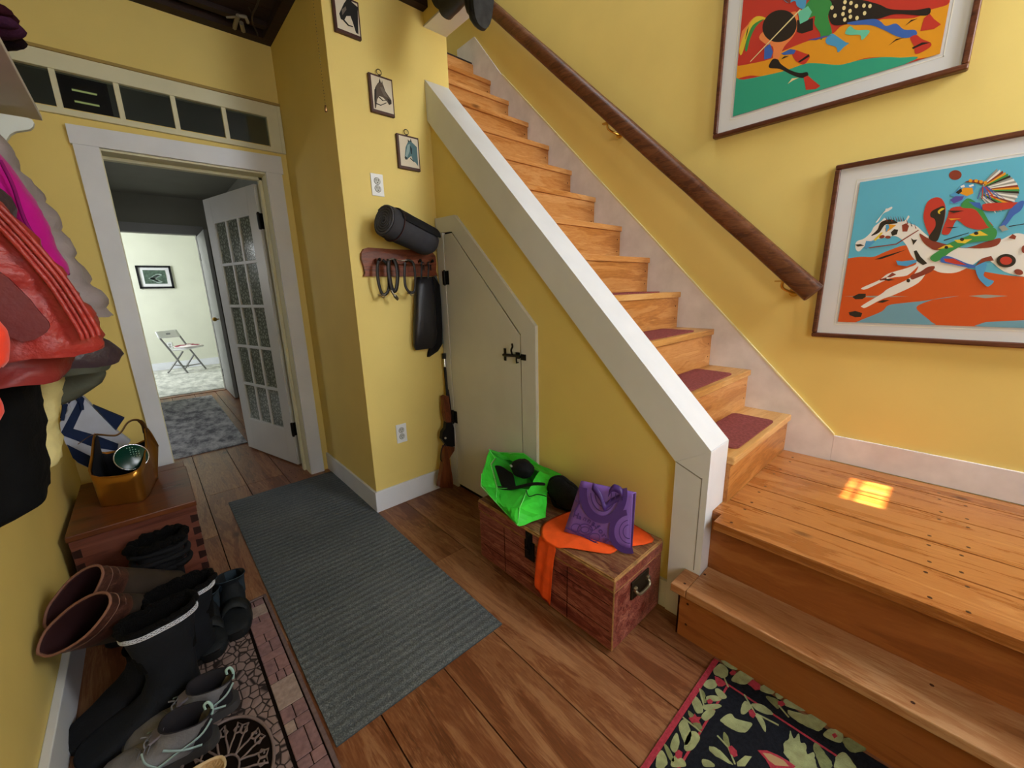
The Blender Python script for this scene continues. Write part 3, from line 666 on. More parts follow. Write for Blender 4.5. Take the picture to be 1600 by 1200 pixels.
RD = [[(520, 225), (545, 235), (575, 255), (590, 275), (565, 285), (540, 285), (525, 260)], [(608, 205), (625, 190), (648, 200), (640, 218), (618, 218)], [(715, 270), (745, 245), (790, 275), (790, 305), (760, 308), (735, 285)],
      [(365, 475), (390, 470), (400, 450), (415, 470), (440, 470), (425, 490), (435, 508), (410, 502), (385, 505)], [(475, 370), (492, 360), (510, 375), (500, 390), (480, 388)], [(285, 680), (305, 665), (328, 680), (325, 710), (300, 720), (286, 705)],
      [(720, 430), (745, 425), (765, 455), (750, 475), (728, 460)], [(600, 650), (620, 640), (650, 670), (655, 700), (635, 708), (612, 690)], [(895, 375), (925, 375), (940, 395), (915, 405), (895, 395)],
      [(775, 668), (830, 670), (900, 700), (960, 735), (1000, 765), (960, 800), (860, 790), (820, 720)], [(1215, 575), (1235, 565), (1250, 585), (1230, 598)]]
def rag(P_, i):
    if i in (31,): return P_
    S_ = spline([(a, b, 0) for a, b in P_], 5, True); c = sum(S_, Vector())/len(S_)
    return [(q.x+(q.x-c.x)*.10*nz((q.x*.05, q.y*.05, i)), q.y+(q.y-c.y)*.10*nz((q.y*.06, q.x*.04, i+9))) for q in S_]
for i, P_ in enumerate(LV): m.prism([rp(x, y, .0055) for x, y in rag(P_, i)], (0, 0, .0019), 3 if i % 5 == 3 else 2)
for P_ in RD: m.prism([rp(x, y, .0055) for x, y in P_], (0, 0, .0025), 1)
m.prism([rp(x, y, .0055) for x, y in [(805, 685), (850, 690), (930, 730), (960, 765), (880, 760), (840, 730)]], (0, 0, .0029), 4)
for a, b_ in (((695, 335), (740, 415)), ((740, 410), (770, 470)), ((770, 450), (900, 518)), ((535, 580), (600, 650)), ((600, 650), (640, 750)), ((430, 300), (460, 420)), ((545, 160), (600, 290)), ((330, 470), (440, 560)), ((900, 400), (960, 470))):
    strip(rp(*a, .006), rp(*b_, .006), .0045, .0018, 2)
tag(m.build('floral_rug', [RUGD, RUGR, RUGG, RUGO, flat('tan rug pile', '#a88a66', .95, .1)]), 'dark floral hooked rug with red edging below the entry step', 'rug')

# rugs beyond the doorway
def heath(name, a, b_, s_):
    m, t, b = base(name, .95, .1); N, K = t.nodes.new, t.links.new
    tc = N('ShaderNodeTexCoord'); mp = N('ShaderNodeMapping'); mp.inputs['Scale'].default_value = (1, .5, 1); K(tc.outputs['Object'], mp.inputs['Vector'])
    n = N('ShaderNodeTexNoise'); n.inputs['Scale'].default_value = s_; n.inputs['Detail'].default_value = 8; n.inputs['Roughness'].default_value = .75; K(mp.outputs['Vector'], n.inputs['Vector'])
    r = N('ShaderNodeValToRGB'); e = r.color_ramp.elements; e[0].position = .4; e[0].color = lin(a); e[1].position = .6; e[1].color = lin(b_); K(n.outputs['Fac'], r.inputs['Fac']); K(r.outputs['Color'], b.inputs['Base Color']); return m
tag(MB().box((-1.15, 4.16, .001), (.507, 6.60, .009)).build('passage_rug', heath('distressed grey rug', '#6d6d72', '#c2c1c2', 9)), 'distressed grey patterned rug on the wood floor just past the glazed door', 'rug')
tag(MB().box((-2.3, 7.0, .0005), (1.35, 9.5, .009)).build('far_room_rug', heath('pale distressed rug', '#a3a6a0', '#d6d7d0', 7)), 'pale grey distressed rug under the white folding chair', 'rug')

# ------------------------------------------------------------------ outlets
PLAST = flat('white outlet plastic', '#e6e8ea', .35, .5)
def outlet(nm, c, w_, h, label, s=1.0):
    t = thing(nm, c, label, 'outlet', 'wall outlets'); c = Vector(c)
    cpl = MB().box(c+Vector((-w_/2, -.006, -h/2)), c+Vector((w_/2, 0, h/2))).build('cover_plate', PLAST, t, bevel=.0025)
    m = MB()
    for dz in (.0195, -.0195):
        dz *= h/.115
        m.disc(c+Vector((0, -.0066, dz)), (0, -1, 0), .0165, 20, 0); m.prism([c+Vector((.0165*math.cos(a*PI/10), -.0062, dz+.0165*math.sin(a*PI/10))) for a in range(20)], (0, -.002, 0), 0)
        for dx in (-.006, .006): m.box(c+Vector((dx-.0012, -.0086, dz+.000)), c+Vector((dx+.0012, -.0080, dz+.010)), 1)
        m.disc(c+Vector((0, -.0085, dz-.008)), (0, -1, 0), .0028, 8, 1)
        ring = [c+Vector((.0172*math.cos(a*PI/12), -.0064, dz+.0172*math.sin(a*PI/12))) for a in range(24)]; m.tube(ring, .0009, 5, 1, closed=True)
    m.build('socket', [flat('outlet grey', '#b9bbb6', .4), SHADOWGAP], cpl)
outlet('wall_outlet', (1.048, YO, 1.852), .069, .11, 'white wall outlet high on the yellow wall above the rolled mat')
outlet('wall_outlet', (1.053, YO, .452), .068, .118, 'white wall outlet low on the yellow wall near the baseboard')
outlet('wall_outlet', (.285, 9.715, .43), .075, .12, 'tiny white outlet on the pale wall behind the folding chair')

# ------------------------------------------------------------------ horse portraits on wooden plaques
PAPER = flat('aged paper', '#d8cdb8', .6, .2); PLAQ = flat('dark brown plaque', '#45231a', .45, .4, var=.2, vs_=20)
def hp(x, y, d=0.0): return PY(500+x/4, y/4, YO-.0185-d)
def plaque(cor, body, details, label, bodycol, detcol, nm):
    """cor: corners (px crop) of the wooden block"""
    pts = [hp(*c) for c in cor]
    ctr = sum(pts, Vector())/4; t = thing('horse_portrait', ctr, label, 'picture', 'horse portraits on wooden plaques')
    xs_ = [p.x for p in pts]; zs_ = [p.z for p in pts]; x0, x1, z0, z1 = (xs_[0]+xs_[3])/2, (xs_[1]+xs_[2])/2, (zs_[2]+zs_[3])/2, (zs_[0]+zs_[1])/2
    MB().box((x0-.004, YO-.018, z0-.004), (x1+.003, YO, z1+.003)).build('wooden_block', PLAQ, t, bevel=.002)
    MB().box((x0+.008, YO-.0186, z0+.010), (x1-.004, YO-.0179, z1-.006)).build('print', PAPER, t)
    m = MB(); m.prism([hp(x, y, .0004) for x, y in body], (0, -.0004, 0), 0)
    for k, P_ in details: m.prism([hp(x, y, .001) for x, y in P_], (0, -.0004, 0), k)
    m.build('horse_head', [flat(nm+' body', bodycol, .6), flat(nm+' dark', detcol, .6), flat(nm+' light', '#8aa3a2' if nm == 'grey horse' else '#6f6357', .6)], t)
    m = MB(); xc = (x0+x1)/2-.004; m.tube([(xc+.013*math.cos(a*PI/10), YO-.012, z1+.020+.013*math.sin(a*PI/10)) for a in range(20)], .0018, 6, closed=True)
    m.box((xc-.004, YO-.016, z1+.002), (xc+.004, YO-.009, z1+.009)); m.build('hanging_ring', BLACKI, t)
plaque([(83, -40), (240, 8), (254, 245), (96, 180)], [(120, 85), (150, 20), (172, -10), (195, 10), (235, 45), (240, 215), (225, 205), (205, 140), (190, 100), (165, 100), (150, 130), (130, 118)],
       [(1, [(160, 0), (172, -22), (180, 5)]), (1, [(186, 0), (196, -15), (198, 15)]), (2, [(135, 60), (160, 40), (165, 60), (140, 95)]), (1, [(150, 120), (180, 155), (207, 165), (205, 170), (176, 162), (146, 130)])], 'black horse portrait on a dark wooden plaque, topmost of the three', '#1d1a18', '#0d0c0c', 'black horse')
plaque([(307, 455), (450, 500), (465, 727), (328, 692)], [(345, 545), (360, 520), (375, 510), (395, 530), (408, 570), (445, 625), (447, 650), (432, 657), (415, 630), (395, 610), (372, 600), (358, 620), (350, 675), (343, 676), (340, 600)],
       [(1, [(366, 520), (372, 488), (380, 515)]), (1, [(384, 520), (388, 502), (392, 525)]), (1, [(420, 615), (446, 628), (447, 650), (432, 655)]), (1, [(345, 640), (380, 655), (415, 640), (416, 645), (380, 661), (345, 648)]), (1, [(372, 605), (395, 627), (416, 625), (416, 629), (392, 632), (368, 610)]), (2, [(375, 545), (392, 545), (425, 610), (400, 600)]), (1, [(340, 560), (352, 540), (352, 600), (345, 670), (340, 620)])],
       'brown horse portrait with pale background on a wooden plaque, middle of the three', '#5a4d41', '#2a221c', 'brown horse')
plaque([(486, 832), (617, 870), (623, 1070), (496, 1040)], [(535, 920), (548, 890), (560, 878), (580, 895), (605, 920), (614, 1040), (600, 1020), (580, 1000), (570, 975), (552, 990), (540, 998), (530, 980)],
       [(2, [(548, 905), (562, 900), (560, 945), (545, 985), (533, 975)]), (1, [(550, 890), (548, 870), (560, 885)]), (1, [(563, 885), (566, 866), (574, 890)]), (1, [(560, 905), (575, 930), (575, 965), (568, 960)]), (1, [(533, 975), (545, 985), (548, 997), (535, 998), (529, 985)]), (1, [(565, 985), (590, 1010), (588, 1014), (563, 992)])],
       'grey blue horse portrait on a wooden plaque, lowest of the three', '#4e6f74', '#1f3034', 'grey horse')

# ------------------------------------------------------------------ two big framed prints on the stair wall
XP = XR-.024
MATB = flat('white mat board', '#d9dadc', .55, .25); MATL = flat('mat board inner bevel', '#eceade', .5)
PG = bpy.data.materials.new
def fitmap(org, sc): return lambda x, y, d=0.0: PX(org[0]+x/sc, org[1]+y/sc, XP-d)
def framed(name, y0, y1, z0, z1, ay0, ay1, az0, az1, label):
    t = thing(name, (XR, (y0+y1)/2, (z0+z1)/2), label, 'picture', None); w_ = .019
    m = MB()
    for a, b_ in (((y0, z0), (y1, z0+w_)), ((y0, z1-w_), (y1, z1)), ((y0, z0+w_), (y0+w_, z1-w_)), ((y1-w_, z0+w_), (y1, z1-w_))):
        m.box((XR-.034, *a), (XR, *b_))
    m.build('frame', FRAMEM, t, bevel=.005, seg=3)
    mb_ = MB().box((XR-.022, y0+w_, z0+w_), (XR-.002, y1-w_, z1-w_)).build('mat_board', MATB, t)
    m = MB(); q = .012; X_ = XR-.0222
    for a, b_ in (((ay0-q, az0-q), (ay1+q, az0-q+.0025)), ((ay0-q, az1+q-.0025), (ay1+q, az1+q)), ((ay0-q, az0-q), (ay0-q+.0025, az1+q)), ((ay1+q-.0025, az0-q), (ay1+q, az1+q))): m.box((X_-.0006, *a), (X_, *b_))
    m.build('mat_line', MATL, mb_)
    return t
C_ = {k: flat('print '+k, v, .35, .4) for k, v in dict(sky='#5fb4cf', earth='#cf5420', red='#c23a2e', orange='#e39a26', teal='#36a283', white='#e8e4dc', black='#2a2320', brown='#8a3a2c', blue='#3f66b5', lblue='#4f9ccc', green='#3c8f4a', yellow='#e3c33a', cream='#e9d9a0', purple='#5a4fa0', mint='#6cc7a8', slate='#6fa0b4', peach='#ec8a4e', grey='#9a9a92').items()}
CK = list(C_); CM = [C_[k] for k in CK]
def artwork(t, fm, base_rect, shapes, nm='print'):
    m = MB(); y0, y1, z0, z1, col = base_rect; m.box((XP-.0008, y0, z0), (XP, y1, z1), CK.index(col))
    for i, (col, P_) in enumerate(shapes):
        pts = []
        if len(P_) > 6: P_ = [(q.x, q.y) for q in spline([(a, b, 0) for a, b in P_], 4, True)]
        for (x, y) in P_:
            p = fm(x, y, .0010+.00003*i); p.y = min(max(p.y, y0), y1); p.z = min(max(p.z, z0), z1); pts.append(p)
        m.prism(pts, (-.00002, 0, 0), CK.index(col))
    m.build(nm, CM, t)
def ell(cx_, cy_, a, b_, rot=0, n=16): 
    c, s_ = math.cos(R(rot)), math.sin(R(rot)); return [(cx_+a*math.cos(2*PI*i/n)*c-b_*math.sin(2*PI*i/n)*s_, cy_+a*math.cos(2*PI*i/n)*s_+b_*math.sin(2*PI*i/n)*c) for i in range(n)]
# lower print (crop 3.43x from 1260,200)
LY0, LY1 = -.405, .450
t1 = framed('framed_print', LY0, LY1, 1.050, 1.765, LY0+.085, .362, 1.120, 1.684, 'large framed print of a rider on a spotted white horse, lower of the two')
fm = fitmap((1260, 200), 3.43)
mane = []
for i in range(11):
    x = 430+i*13 if i < 8 else 540+(i-8)*22; y = 500 if i < 8 else 515+(i-8)*12
    mane.append(('black' if i % 2 else 'brown', [(x, y), (x-6, y-30), (x+6, y)]))
feathers = []
for i in range(26):
    a = -1.25+i*.082; r0, r1 = 60, 235-abs(i-12)*1.5; cx_, cy_ = 905, 330
    col = ['grey', 'white', 'brown', 'orange', 'green', 'black', 'grey', 'white'][i % 8]
    p0 = (cx_+r0*math.cos(a+.35), cy_+r0*math.sin(a+.35)*.6); p1 = (cx_+r1*math.cos(a+.25), cy_+r1*math.sin(a+.25)*.62); p2 = (p1[0]+3, p1[1]+12)
    feathers.append((col, [p0, p1, p2, (p0[0]+10, p0[1]+14)]))
shapes = [('earth', [(150, 1120), (160, 705), (215, 700), (290, 690), (360, 690), (420, 665), (520, 630), (600, 640), (640, 700), (900, 760), (1200, 800), (1700, 800), (1700, 1150)]),
          ('slate', [(280, 1035), (400, 985), (440, 950), (520, 938), (640, 925), (820, 900), (700, 915), (610, 945), (590, 965), (610, 990), (670, 1040), (660, 1055), (280, 1050)]),
          ('slate', [(900, 1060), (960, 1040), (1200, 1028), (1700, 1020), (1700, 1160), (900, 1160)]), ('grey', [(195, 902), (380, 899), (550, 903), (380, 909)]), ('grey', [(870, 900), (960, 893), (1080, 900), (960, 912)]),
          ('brown', ell(798, 252, 34, 26, -5)),
          ('white', [(262, 625), (275, 605), (310, 592), (345, 560), (362, 530), (400, 500), (420, 482), (440, 500), (520, 500), (545, 470), (552, 478), (540, 505), (590, 525), (640, 570), (700, 610), (800, 640), (930, 640), (1040, 600), (1120, 565), (1200, 580), (1350, 640), (1400, 760), (1300, 830), (1180, 800), (1060, 770), (960, 700), (880, 740), (800, 775), (720, 775), (660, 760), (600, 830), (480, 890), (400, 920), (320, 962), (298, 960), (300, 950), (400, 890), (440, 860), (560, 800), (600, 740), (540, 790), (450, 805), (330, 860), (300, 865), (300, 855), (390, 815), (440, 780), (540, 750), (590, 725), (560, 680), (530, 620), (480, 580), (410, 590), (350, 605), (310, 635), (285, 660), (268, 655)]),
          ('brown', [(560, 790), (610, 770), (650, 745), (688, 742), (670, 770), (600, 800), (565, 812)]), ('brown', [(430, 800), (460, 775), (482, 785), (450, 800)]), ('brown', [(390, 812), (430, 800), (430, 815), (395, 818)]),
          ('black', [(246, 905), (280, 888), (318, 888), (318, 905), (300, 917), (262, 918)]), ('black', [(226, 988), (262, 980), (300, 992), (292, 1012), (262, 1014), (232, 1003)]),
          ('black', [(405, 812), (440, 808), (475, 813), (440, 820)]), ('black', [(375, 935), (410, 922), (448, 922), (410, 936)]), ('black', [(365, 705), (420, 685), (540, 650), (460, 682), (400, 703)]),
          ('black', [(346, 578), (380, 545), (400, 505), (450, 490), (490, 508), (450, 515), (420, 520), (390, 560)]), ('orange', [(420, 540), (440, 515), (482, 520), (450, 545), (425, 560)]), ('lblue', [(425, 520), (440, 515), (445, 535), (425, 560)]),
          ('brown', [(512, 520), (535, 510), (550, 525), (540, 555), (515, 555)]), ('black', [(452, 560), (470, 542), (492, 545), (485, 570), (460, 578)]), ('brown', ell(405, 583, 15, 9, -15)), ('brown', ell(437, 585, 15, 8)),
          ('yellow', [(360, 600), (400, 560), (412, 560), (370, 605)]), ('lblue', [(310, 640), (320, 605), (370, 608), (320, 650)]), ('black', [(262, 625), (290, 622), (310, 630), (275, 636)]),
          ('black', [(560, 590), (575, 600), (595, 598), (582, 615), (572, 628), (568, 610)]), ('black', [(575, 660), (590, 655), (612, 690), (648, 725), (625, 735), (590, 712)]), ('black', ell(546, 818, 10, 10)),
          ('brown', [(606, 565), (650, 590), (700, 610), (760, 625), (860, 640), (960, 610), (1040, 590), (1020, 630), (930, 645), (800, 640), (700, 655), (660, 640), (625, 610)]),
          ('red', [(658, 575), (630, 500), (630, 450), (650, 395), (690, 372), (725, 380), (745, 420), (742, 480), (728, 530), (700, 580), (680, 600)]),
          ('black', [(665, 475), (668, 450), (700, 430), (738, 420), (742, 470), (725, 540), (705, 600), (680, 607), (655, 585), (690, 530), (688, 490)]), ('yellow', [(705, 445), (725, 430), (740, 432), (730, 440), (715, 450), (718, 460), (708, 458)]),
          ('red', [(725, 560), (755, 480), (775, 430), (840, 420), (900, 425), (960, 480), (1000, 530), (930, 545), (860, 530), (820, 500), (800, 500), (770, 560), (750, 572)]),
          ('green', [(830, 425), (850, 385), (880, 380), (930, 420), (985, 510), (1005, 530), (975, 530), (940, 480), (900, 435)]), ('blue', [(870, 395), (930, 400), (945, 440), (900, 420)]),
          ('lblue', [(770, 360), (800, 340), (825, 310), (840, 300), (900, 300), (905, 325), (880, 350), (850, 380), (820, 400), (780, 405), (770, 395), (800, 375)]), ('orange', [(820, 350), (840, 320), (890, 320), (895, 350), (860, 365)]), ('purple', [(770, 385), (800, 365), (845, 365), (835, 385), (790, 405)]), ('white', [(825, 312), (845, 303), (850, 315), (830, 320)]), ('white', [(870, 308), (895, 300), (898, 310), (875, 316)]), ('black', [(800, 345), (830, 322), (835, 340), (815, 355)]),
          ('brown', [(850, 290), (900, 280), (990, 300), (1060, 345), (1110, 378), (1060, 370), (980, 320), (910, 296)])]
shapes += feathers
shapes += [('brown', [(850, 290), (905, 275), (970, 292), (970, 303), (900, 290)])]+[('orange', ell(x, y, 10, 9)) for x, y in ((880, 282), (910, 283), (936, 288), (960, 293))]
for i in range(7): shapes.append((['purple', 'red', 'blue'][i % 3], [(940+i*4, 315), (915+i*24, 385-abs(i-3)*2), (920+i*24, 380), (946+i*4, 313)]))
shapes += [('red', [(945, 425), (960, 405), (1120, 398), (1140, 405), (1100, 430), (1000, 445), (950, 440)]), ('blue', [(1140, 395), (1168, 395), (1150, 440), (1110, 470), (1080, 510), (1060, 530), (1040, 525), (1070, 480), (1090, 440)]), ('grey', [(1030, 530), (1060, 520), (1085, 545), (1050, 555)]), ('black', [(1085, 525), (1180, 510), (1180, 514), (1085, 530)]),
           ('green', [(665, 690), (720, 650), (760, 620), (860, 580), (940, 545), (1000, 533), (1022, 560), (1000, 600), (930, 608), (860, 620), (780, 660), (740, 690), (700, 715), (675, 712)]),
           ('yellow', [(700, 650), (790, 638), (770, 625), (740, 630)]), ('yellow', [(790, 600), (890, 595), (850, 618), (810, 615)]), ('yellow', [(870, 572), (930, 550), (975, 575), (900, 580)]), ('black', ell(750, 640, 10, 8)), ('black', ell(834, 597, 11, 9)), ('black', ell(910, 564, 12, 9)),
           ('blue', [(720, 700), (750, 685), (800, 700), (860, 725), (905, 738), (900, 750), (850, 745), (780, 730), (725, 720)]), ('red', [(735, 700), (790, 700), (860, 735), (800, 730), (745, 716)]),
           ('lblue', [(905, 745), (930, 720), (965, 725), (960, 760), (950, 790), (975, 810), (1005, 822), (975, 850), (950, 835), (920, 800)]), ('lblue', [(480, 710), (510, 715), (590, 705), (590, 720), (540, 740), (490, 735)]),
           ('brown', [(905, 740), (940, 700), (990, 685), (1005, 710), (960, 715)]), ('black', ell(1071, 711, 52, 36)), ('red', ell(1070, 711, 32, 22)), ('brown', [(1083, 590), (1105, 568), (1125, 580), (1118, 597)]), ('brown', ell(1138, 772, 24, 15, 15)), ('brown', ell(1165, 650, 12, 20)), ('brown', ell(1260, 690, 40, 26, 20)), ('black', ell(1330, 720, 22, 32)),
           ('black', [(755, 443), (845, 443), (790, 455)]), ('black', [(745, 533), (820, 530), (780, 538)]), ('orange', [(760, 485), (830, 485), (775, 495)]), ('black', [(735, 600), (870, 560), (872, 563), (738, 605)]), ('brown', [(330, 640), (480, 620), (600, 545), (603, 549), (482, 625), (340, 645)]),
           ('white', [(372, 505), (400, 470), (425, 440), (455, 422), (460, 430), (440, 445), (410, 460), (385, 500)]), ('white', ell(432, 438, 9, 7))]
shapes += mane
artwork(t1, fm, (LY0+.085, .362, 1.120, 1.684, 'sky'), shapes)
# upper print (crop 3.2x from 1100,0); rider above is outside the frame
t2 = framed('framed_print', .117, .970, 1.997, 2.712, .196, .885, 2.073, 2.632, 'framed print of a dark galloping horse over red and teal ground, upper print')
fm = fitmap((1100, 0), 3.2)
dots = [(640, 38), (655, 78), (705, 10), (735, 15), (700, 40), (695, 70), (704, 98), (730, 55), (732, 84), (762, 30), (765, 90), (800, 28), (803, 66), (830, 30)]
shapes = [('orange', [(100, 410), (150, 398), (230, 378), (300, 380), (420, 350), (520, 318), (600, 322), (700, 322), (800, 292), (900, 285), (1060, 295), (1300, 240), (1300, -20), (1215, 25), (1130, 50), (1050, 90), (900, 95), (860, 105), (700, 125), (640, 170), (520, 205), (380, 262), (330, 296), (200, 325), (100, 345)]),
          ('teal', [(80, 620), (120, 408), (200, 398), (300, 378), (400, 355), (510, 318), (590, 318), (680, 324), (780, 300), (890, 286), (980, 288), (1060, 296), (700, 440), (300, 560), (140, 590)]),
          ('yellow', [(180, 230), (215, 130), (262, 82), (312, 92), (270, 110), (240, 140), (215, 195), (190, 270), (178, 268)]), ('green', [(215, 190), (245, 125), (300, 95), (262, 130), (232, 190), (215, 255), (205, 245)]), ('black', [(205, 200), (215, 150), (225, 130), (216, 170)]), ('peach', [(175, 215), (190, 155), (250, 88), (215, 140), (190, 200), (175, 250)]),
          ('peach', [(283, 170), (300, 215), (345, 235), (345, 290), (370, 300), (400, 235), (440, 190), (462, 150), (470, 90), (440, 60)]), ('blue', [(302, 240), (330, 218), (345, 260), (335, 290), (300, 298)]),
          ('black', ell(378, 130, 88, 78, -30)), ('black', [(465, 100), (500, 105), (545, 90), (545, 150), (490, 168), (465, 160)]), ('black', [(345, 295), (370, 298), (385, 320), (430, 350), (480, 365), (515, 360), (520, 378), (490, 390), (440, 375), (380, 345), (330, 340), (325, 325)]),
          ('red', [(498, 388), (520, 378), (545, 400), (582, 430), (560, 445), (510, 450)]), ('red', [(455, 300), (440, 270), (455, 250), (500, 265), (527, 275), (525, 295), (500, 322), (470, 312)]), ('black', [(470, 308), (525, 270), (528, 282), (480, 312)]), ('blue', [(385, 268), (430, 245), (460, 250), (450, 270), (400, 275)]),
          ('black', [(610, -20), (640, 0), (740, -10), (870, 20), (930, 45), (1040, 50), (1090, 45), (1130, 40), (1128, 70), (1090, 78), (960, 70), (880, 92), (830, 100), (720, 120), (650, 125), (625, 90)]),
          ('red', [(1082, 155), (1100, 90), (1128, 68), (1150, 95), (1185, 122), (1150, 145)]), ('blue', [(720, 112), (840, 95), (880, 105), (910, 130), (960, 118), (1000, 148), (1055, 150), (1062, 175), (1010, 190), (960, 180), (900, 150), (830, 125), (740, 124)]),
          ('red', [(1030, 190), (1062, 175), (1090, 195), (1135, 215), (1125, 240), (1060, 270), (1050, 230)]), ('black', [(1040, 238), (1090, 212), (1135, 212), (1090, 225), (1045, 245)]),
          ('green', [(500, 50), (520, 10), (560, -20), (610, -10), (640, 20), (620, 80), (640, 165), (600, 185), (585, 200), (580, 165), (552, 120), (555, 80), (520, 90)]), ('mint', [(470, 60), (520, 30), (540, 60), (520, 100), (480, 120)]),
          ('lblue', [(400, -10), (500, -20), (510, 20), (495, 45), (465, 30), (455, 5), (420, 15)]), ('lblue', [(610, 195), (640, 168), (670, 185), (710, 212), (725, 215), (700, 235), (670, 262), (660, 235), (615, 220)]), ('mint', [(705, 165), (730, 130), (760, 150), (820, 150), (825, 165), (790, 200), (780, 175), (730, 175)]),
          ('brown', [(400, 0), (380, -20), (440, -20), (430, 20)]), ('purple', [(518, 200), (600, 180), (640, 176), (560, 200)]), ('cream', [(230, 312), (232, 305), (480, 45), (484, 50)]),
          ('black', [(920, 230), (960, 195), (1000, 188), (960, 202)]), ('black', [(1005, 130), (1035, 100), (1070, 92), (1035, 108)]), ('black', [(385, 298), (400, 282), (425, 280), (402, 290)]), ('cream', [(418, 420), (440, 392), (475, 388), (445, 402)])]
shapes += [('cream', ell(x, y, 8.5, 11, 20, 10)) for x, y in dots]
artwork(t2, fm, (.196, .885, 2.073, 2.632, 'red'), shapes)
# ------------------------------------------------------------------ old trunk under the knee wall
tk = thing('trunk', (1.2, 1.05, 0), 'scuffed oxblood wooden trunk against the wall under the stairs', 'trunk')
TX0, TX1_, TY0, TY1, TZ = 1.040, 1.376, .657, 1.425, .318
MB().box((TX0+.004, TY0+.004, .012), (TX1_, TY1, .262)).box((TX0+.012, TY0+.02, 0), (TX1_-.01, TY0+.06, .013)).box((TX0+.012, TY1-.06, 0), (TX1_-.01, TY1-.02, .013)).build('body', [TRUNKM], tk, bevel=.004, bevmat=WORN)
m = MB(); m.box((TX0, TY0, .264), (TX1_, TY1+.003, .312)); m.build('lid', [TRUNKM], tk, bevel=.005, bevmat=WORN)
m = MB(); m.box((TX0+.004, TY0+.004, .311), (TX1_-.002, TY1, TZ)); m.build('lid_top', [TRUNKT], tk, bevel=.003, bevmat=WORN, label='worn brown lid board with pale edges')
hw = flat('dark brass hardware', '#3a3024', .45, .5, .7)
m = MB(); m.box((1.15, TY0-.003, .17), (1.27, TY0+.004, .245)); hpl = m.build('handle_plate', hw, tk, bevel=.002)
m = MB(); m.tube(spline([(1.165, TY0-.004, .212), (1.168, TY0-.016, .200), (1.18, TY0-.020, .193), (1.21, TY0-.021, .191), (1.24, TY0-.020, .193), (1.252, TY0-.016, .200), (1.255, TY0-.004, .212)]), .006, 8)
m.tube([(1.158, TY0-.006, .214), (1.174, TY0-.006, .214)], .008); m.tube([(1.246, TY0-.006, .214), (1.262, TY0-.006, .214)], .008); m.build('side_handle', flat('brass grey handle', '#8a7f68', .35, .5, .8), hpl)
m = MB(); yl = 1.075; m.box((TX0-.004, yl-.02, .265), (TX0+.004, yl+.02, .305)); m.box((TX0-.003, yl-.028, .175), (TX0+.005, yl+.028, .262)); m.box((TX0-.010, yl-.009, .20), (TX0-.002, yl+.009, .30)); m.tube([(TX0-.012, yl-.012, .235), (TX0-.012, yl+.012, .235)], .007)
m.build('latch', BLACKI, tk, bevel=.002)
m = MB()
for y in (.87, 1.24): m.box((TX0+.0025, y, .02), (TX0+.0041, y+.0015, .25))
for z in (.09, .2): m.box((TX0+.0028, TY0+.02, z), (TX0+.0041, TY1-.02, z+.0012))
m.build('board_seams', SHADOWGAP, tk)

# ------------------------------------------------------------------ helpers for soft things
def curved_sheet(rows, name, mats, parent=None, thick=.003, mi=None, sub=1, label=None):
    """rows: list of rows of points, all the same length"""
    m = MB(); nr, nc = len(rows), len(rows[0])
    m.add([Vector(p) for r_ in rows for p in r_], [(i*nc+j, (i+1)*nc+j, (i+1)*nc+j+1, i*nc+j+1) for i in range(nr-1) for j in range(nc-1)], 0, True)
    return m.build(name, mats, parent, solid=thick, subsurf=sub, label=label)
def slab(front, thickvec, name, mats, parent=None, n=8, bulge=.0, wr=.0, seed=0):
    """front quad corners a,b,c,d (a-b bottom, d-c top) puffed a little"""
    a, b, c, d = [Vector(p) for p in front]; tv = Vector(thickvec); m = MB()
    def P(u, v, sd):
        p = (a*(1-u)+b*u)*(1-v)+(d*(1-u)+c*u)*v
        k = math.sin(PI*min(max(u, 0), 1))*math.sin(PI*min(max(v, 0), 1))
        w_ = wr*nz((u*4+seed, v*4, sd), 1)
        return p+tv*(.5*sd)+tv.normalized()*(bulge*k*sd+w_)
    m.grid(lambda u, v: P(u, v, -1), n, n); m.grid(lambda u, v: P(u, v, 1), n, n)
    for e0, e1 in (((0, 0), (1, 0)), ((1, 0), (1, 1)), ((1, 1), (0, 1)), ((0, 1), (0, 0))):
        m.grid(lambda s_, t, e0=e0, e1=e1: P(e0[0]+(e1[0]-e0[0])*s_, e0[1]+(e1[1]-e0[1])*s_, -1+2*t), n, 1)
    return m.build(name, mats, parent, weld=True)
def c8(x, y): return 720+x/3.333, 680+y/3.333

# orange cloth laid over the trunk and hanging down its front
ORG = flat('bright orange cloth', '#f0581c', .75, .25, var=.12, vs_=20, bump=.15, bs=70)
oc = thing('orange_cloth', (1.12, .9, TZ), 'bright orange cloth draped over the trunk and hanging down its front', 'cloth')
m = MB(); zt = TZ+.003
def T(x, y, dz=0): p = PZ(*c8(x, y), zt+dz); return p
top = [T(410, 470), T(430, 455, .004), T(470, 430, .008), T(560, 392, .012), T(600, 380, .012), T(740, 400, .01), T(860, 380, .01), T(915, 392, .012), T(985, 470, .004), T(1040, 550, 0), T(980, 572, 0), T(900, 578, .0), T(860, 590, .002), T(810, 598, .0), T(798, 628, 0), T(700, 612, .003), T(600, 596, .004), T(560, 588, .002), T(515, 590, .004), T(500, 594, 0), T(450, 566, 0), T(403, 540, 0)]
for p in top: p.x = min(p.x, 1.372); p.y = max(p.y, TY0+.004)
cc = sum(top, Vector())/len(top)+Vector((0, 0, .010))
n0 = len(top); vs_l = [Vector(cc)]+top+[cc*.5+p*.5+Vector((0, 0, .010*abs(nz((i*1.7, 2, 3)))+.003)) for i, p in enumerate(top)]
fs = []
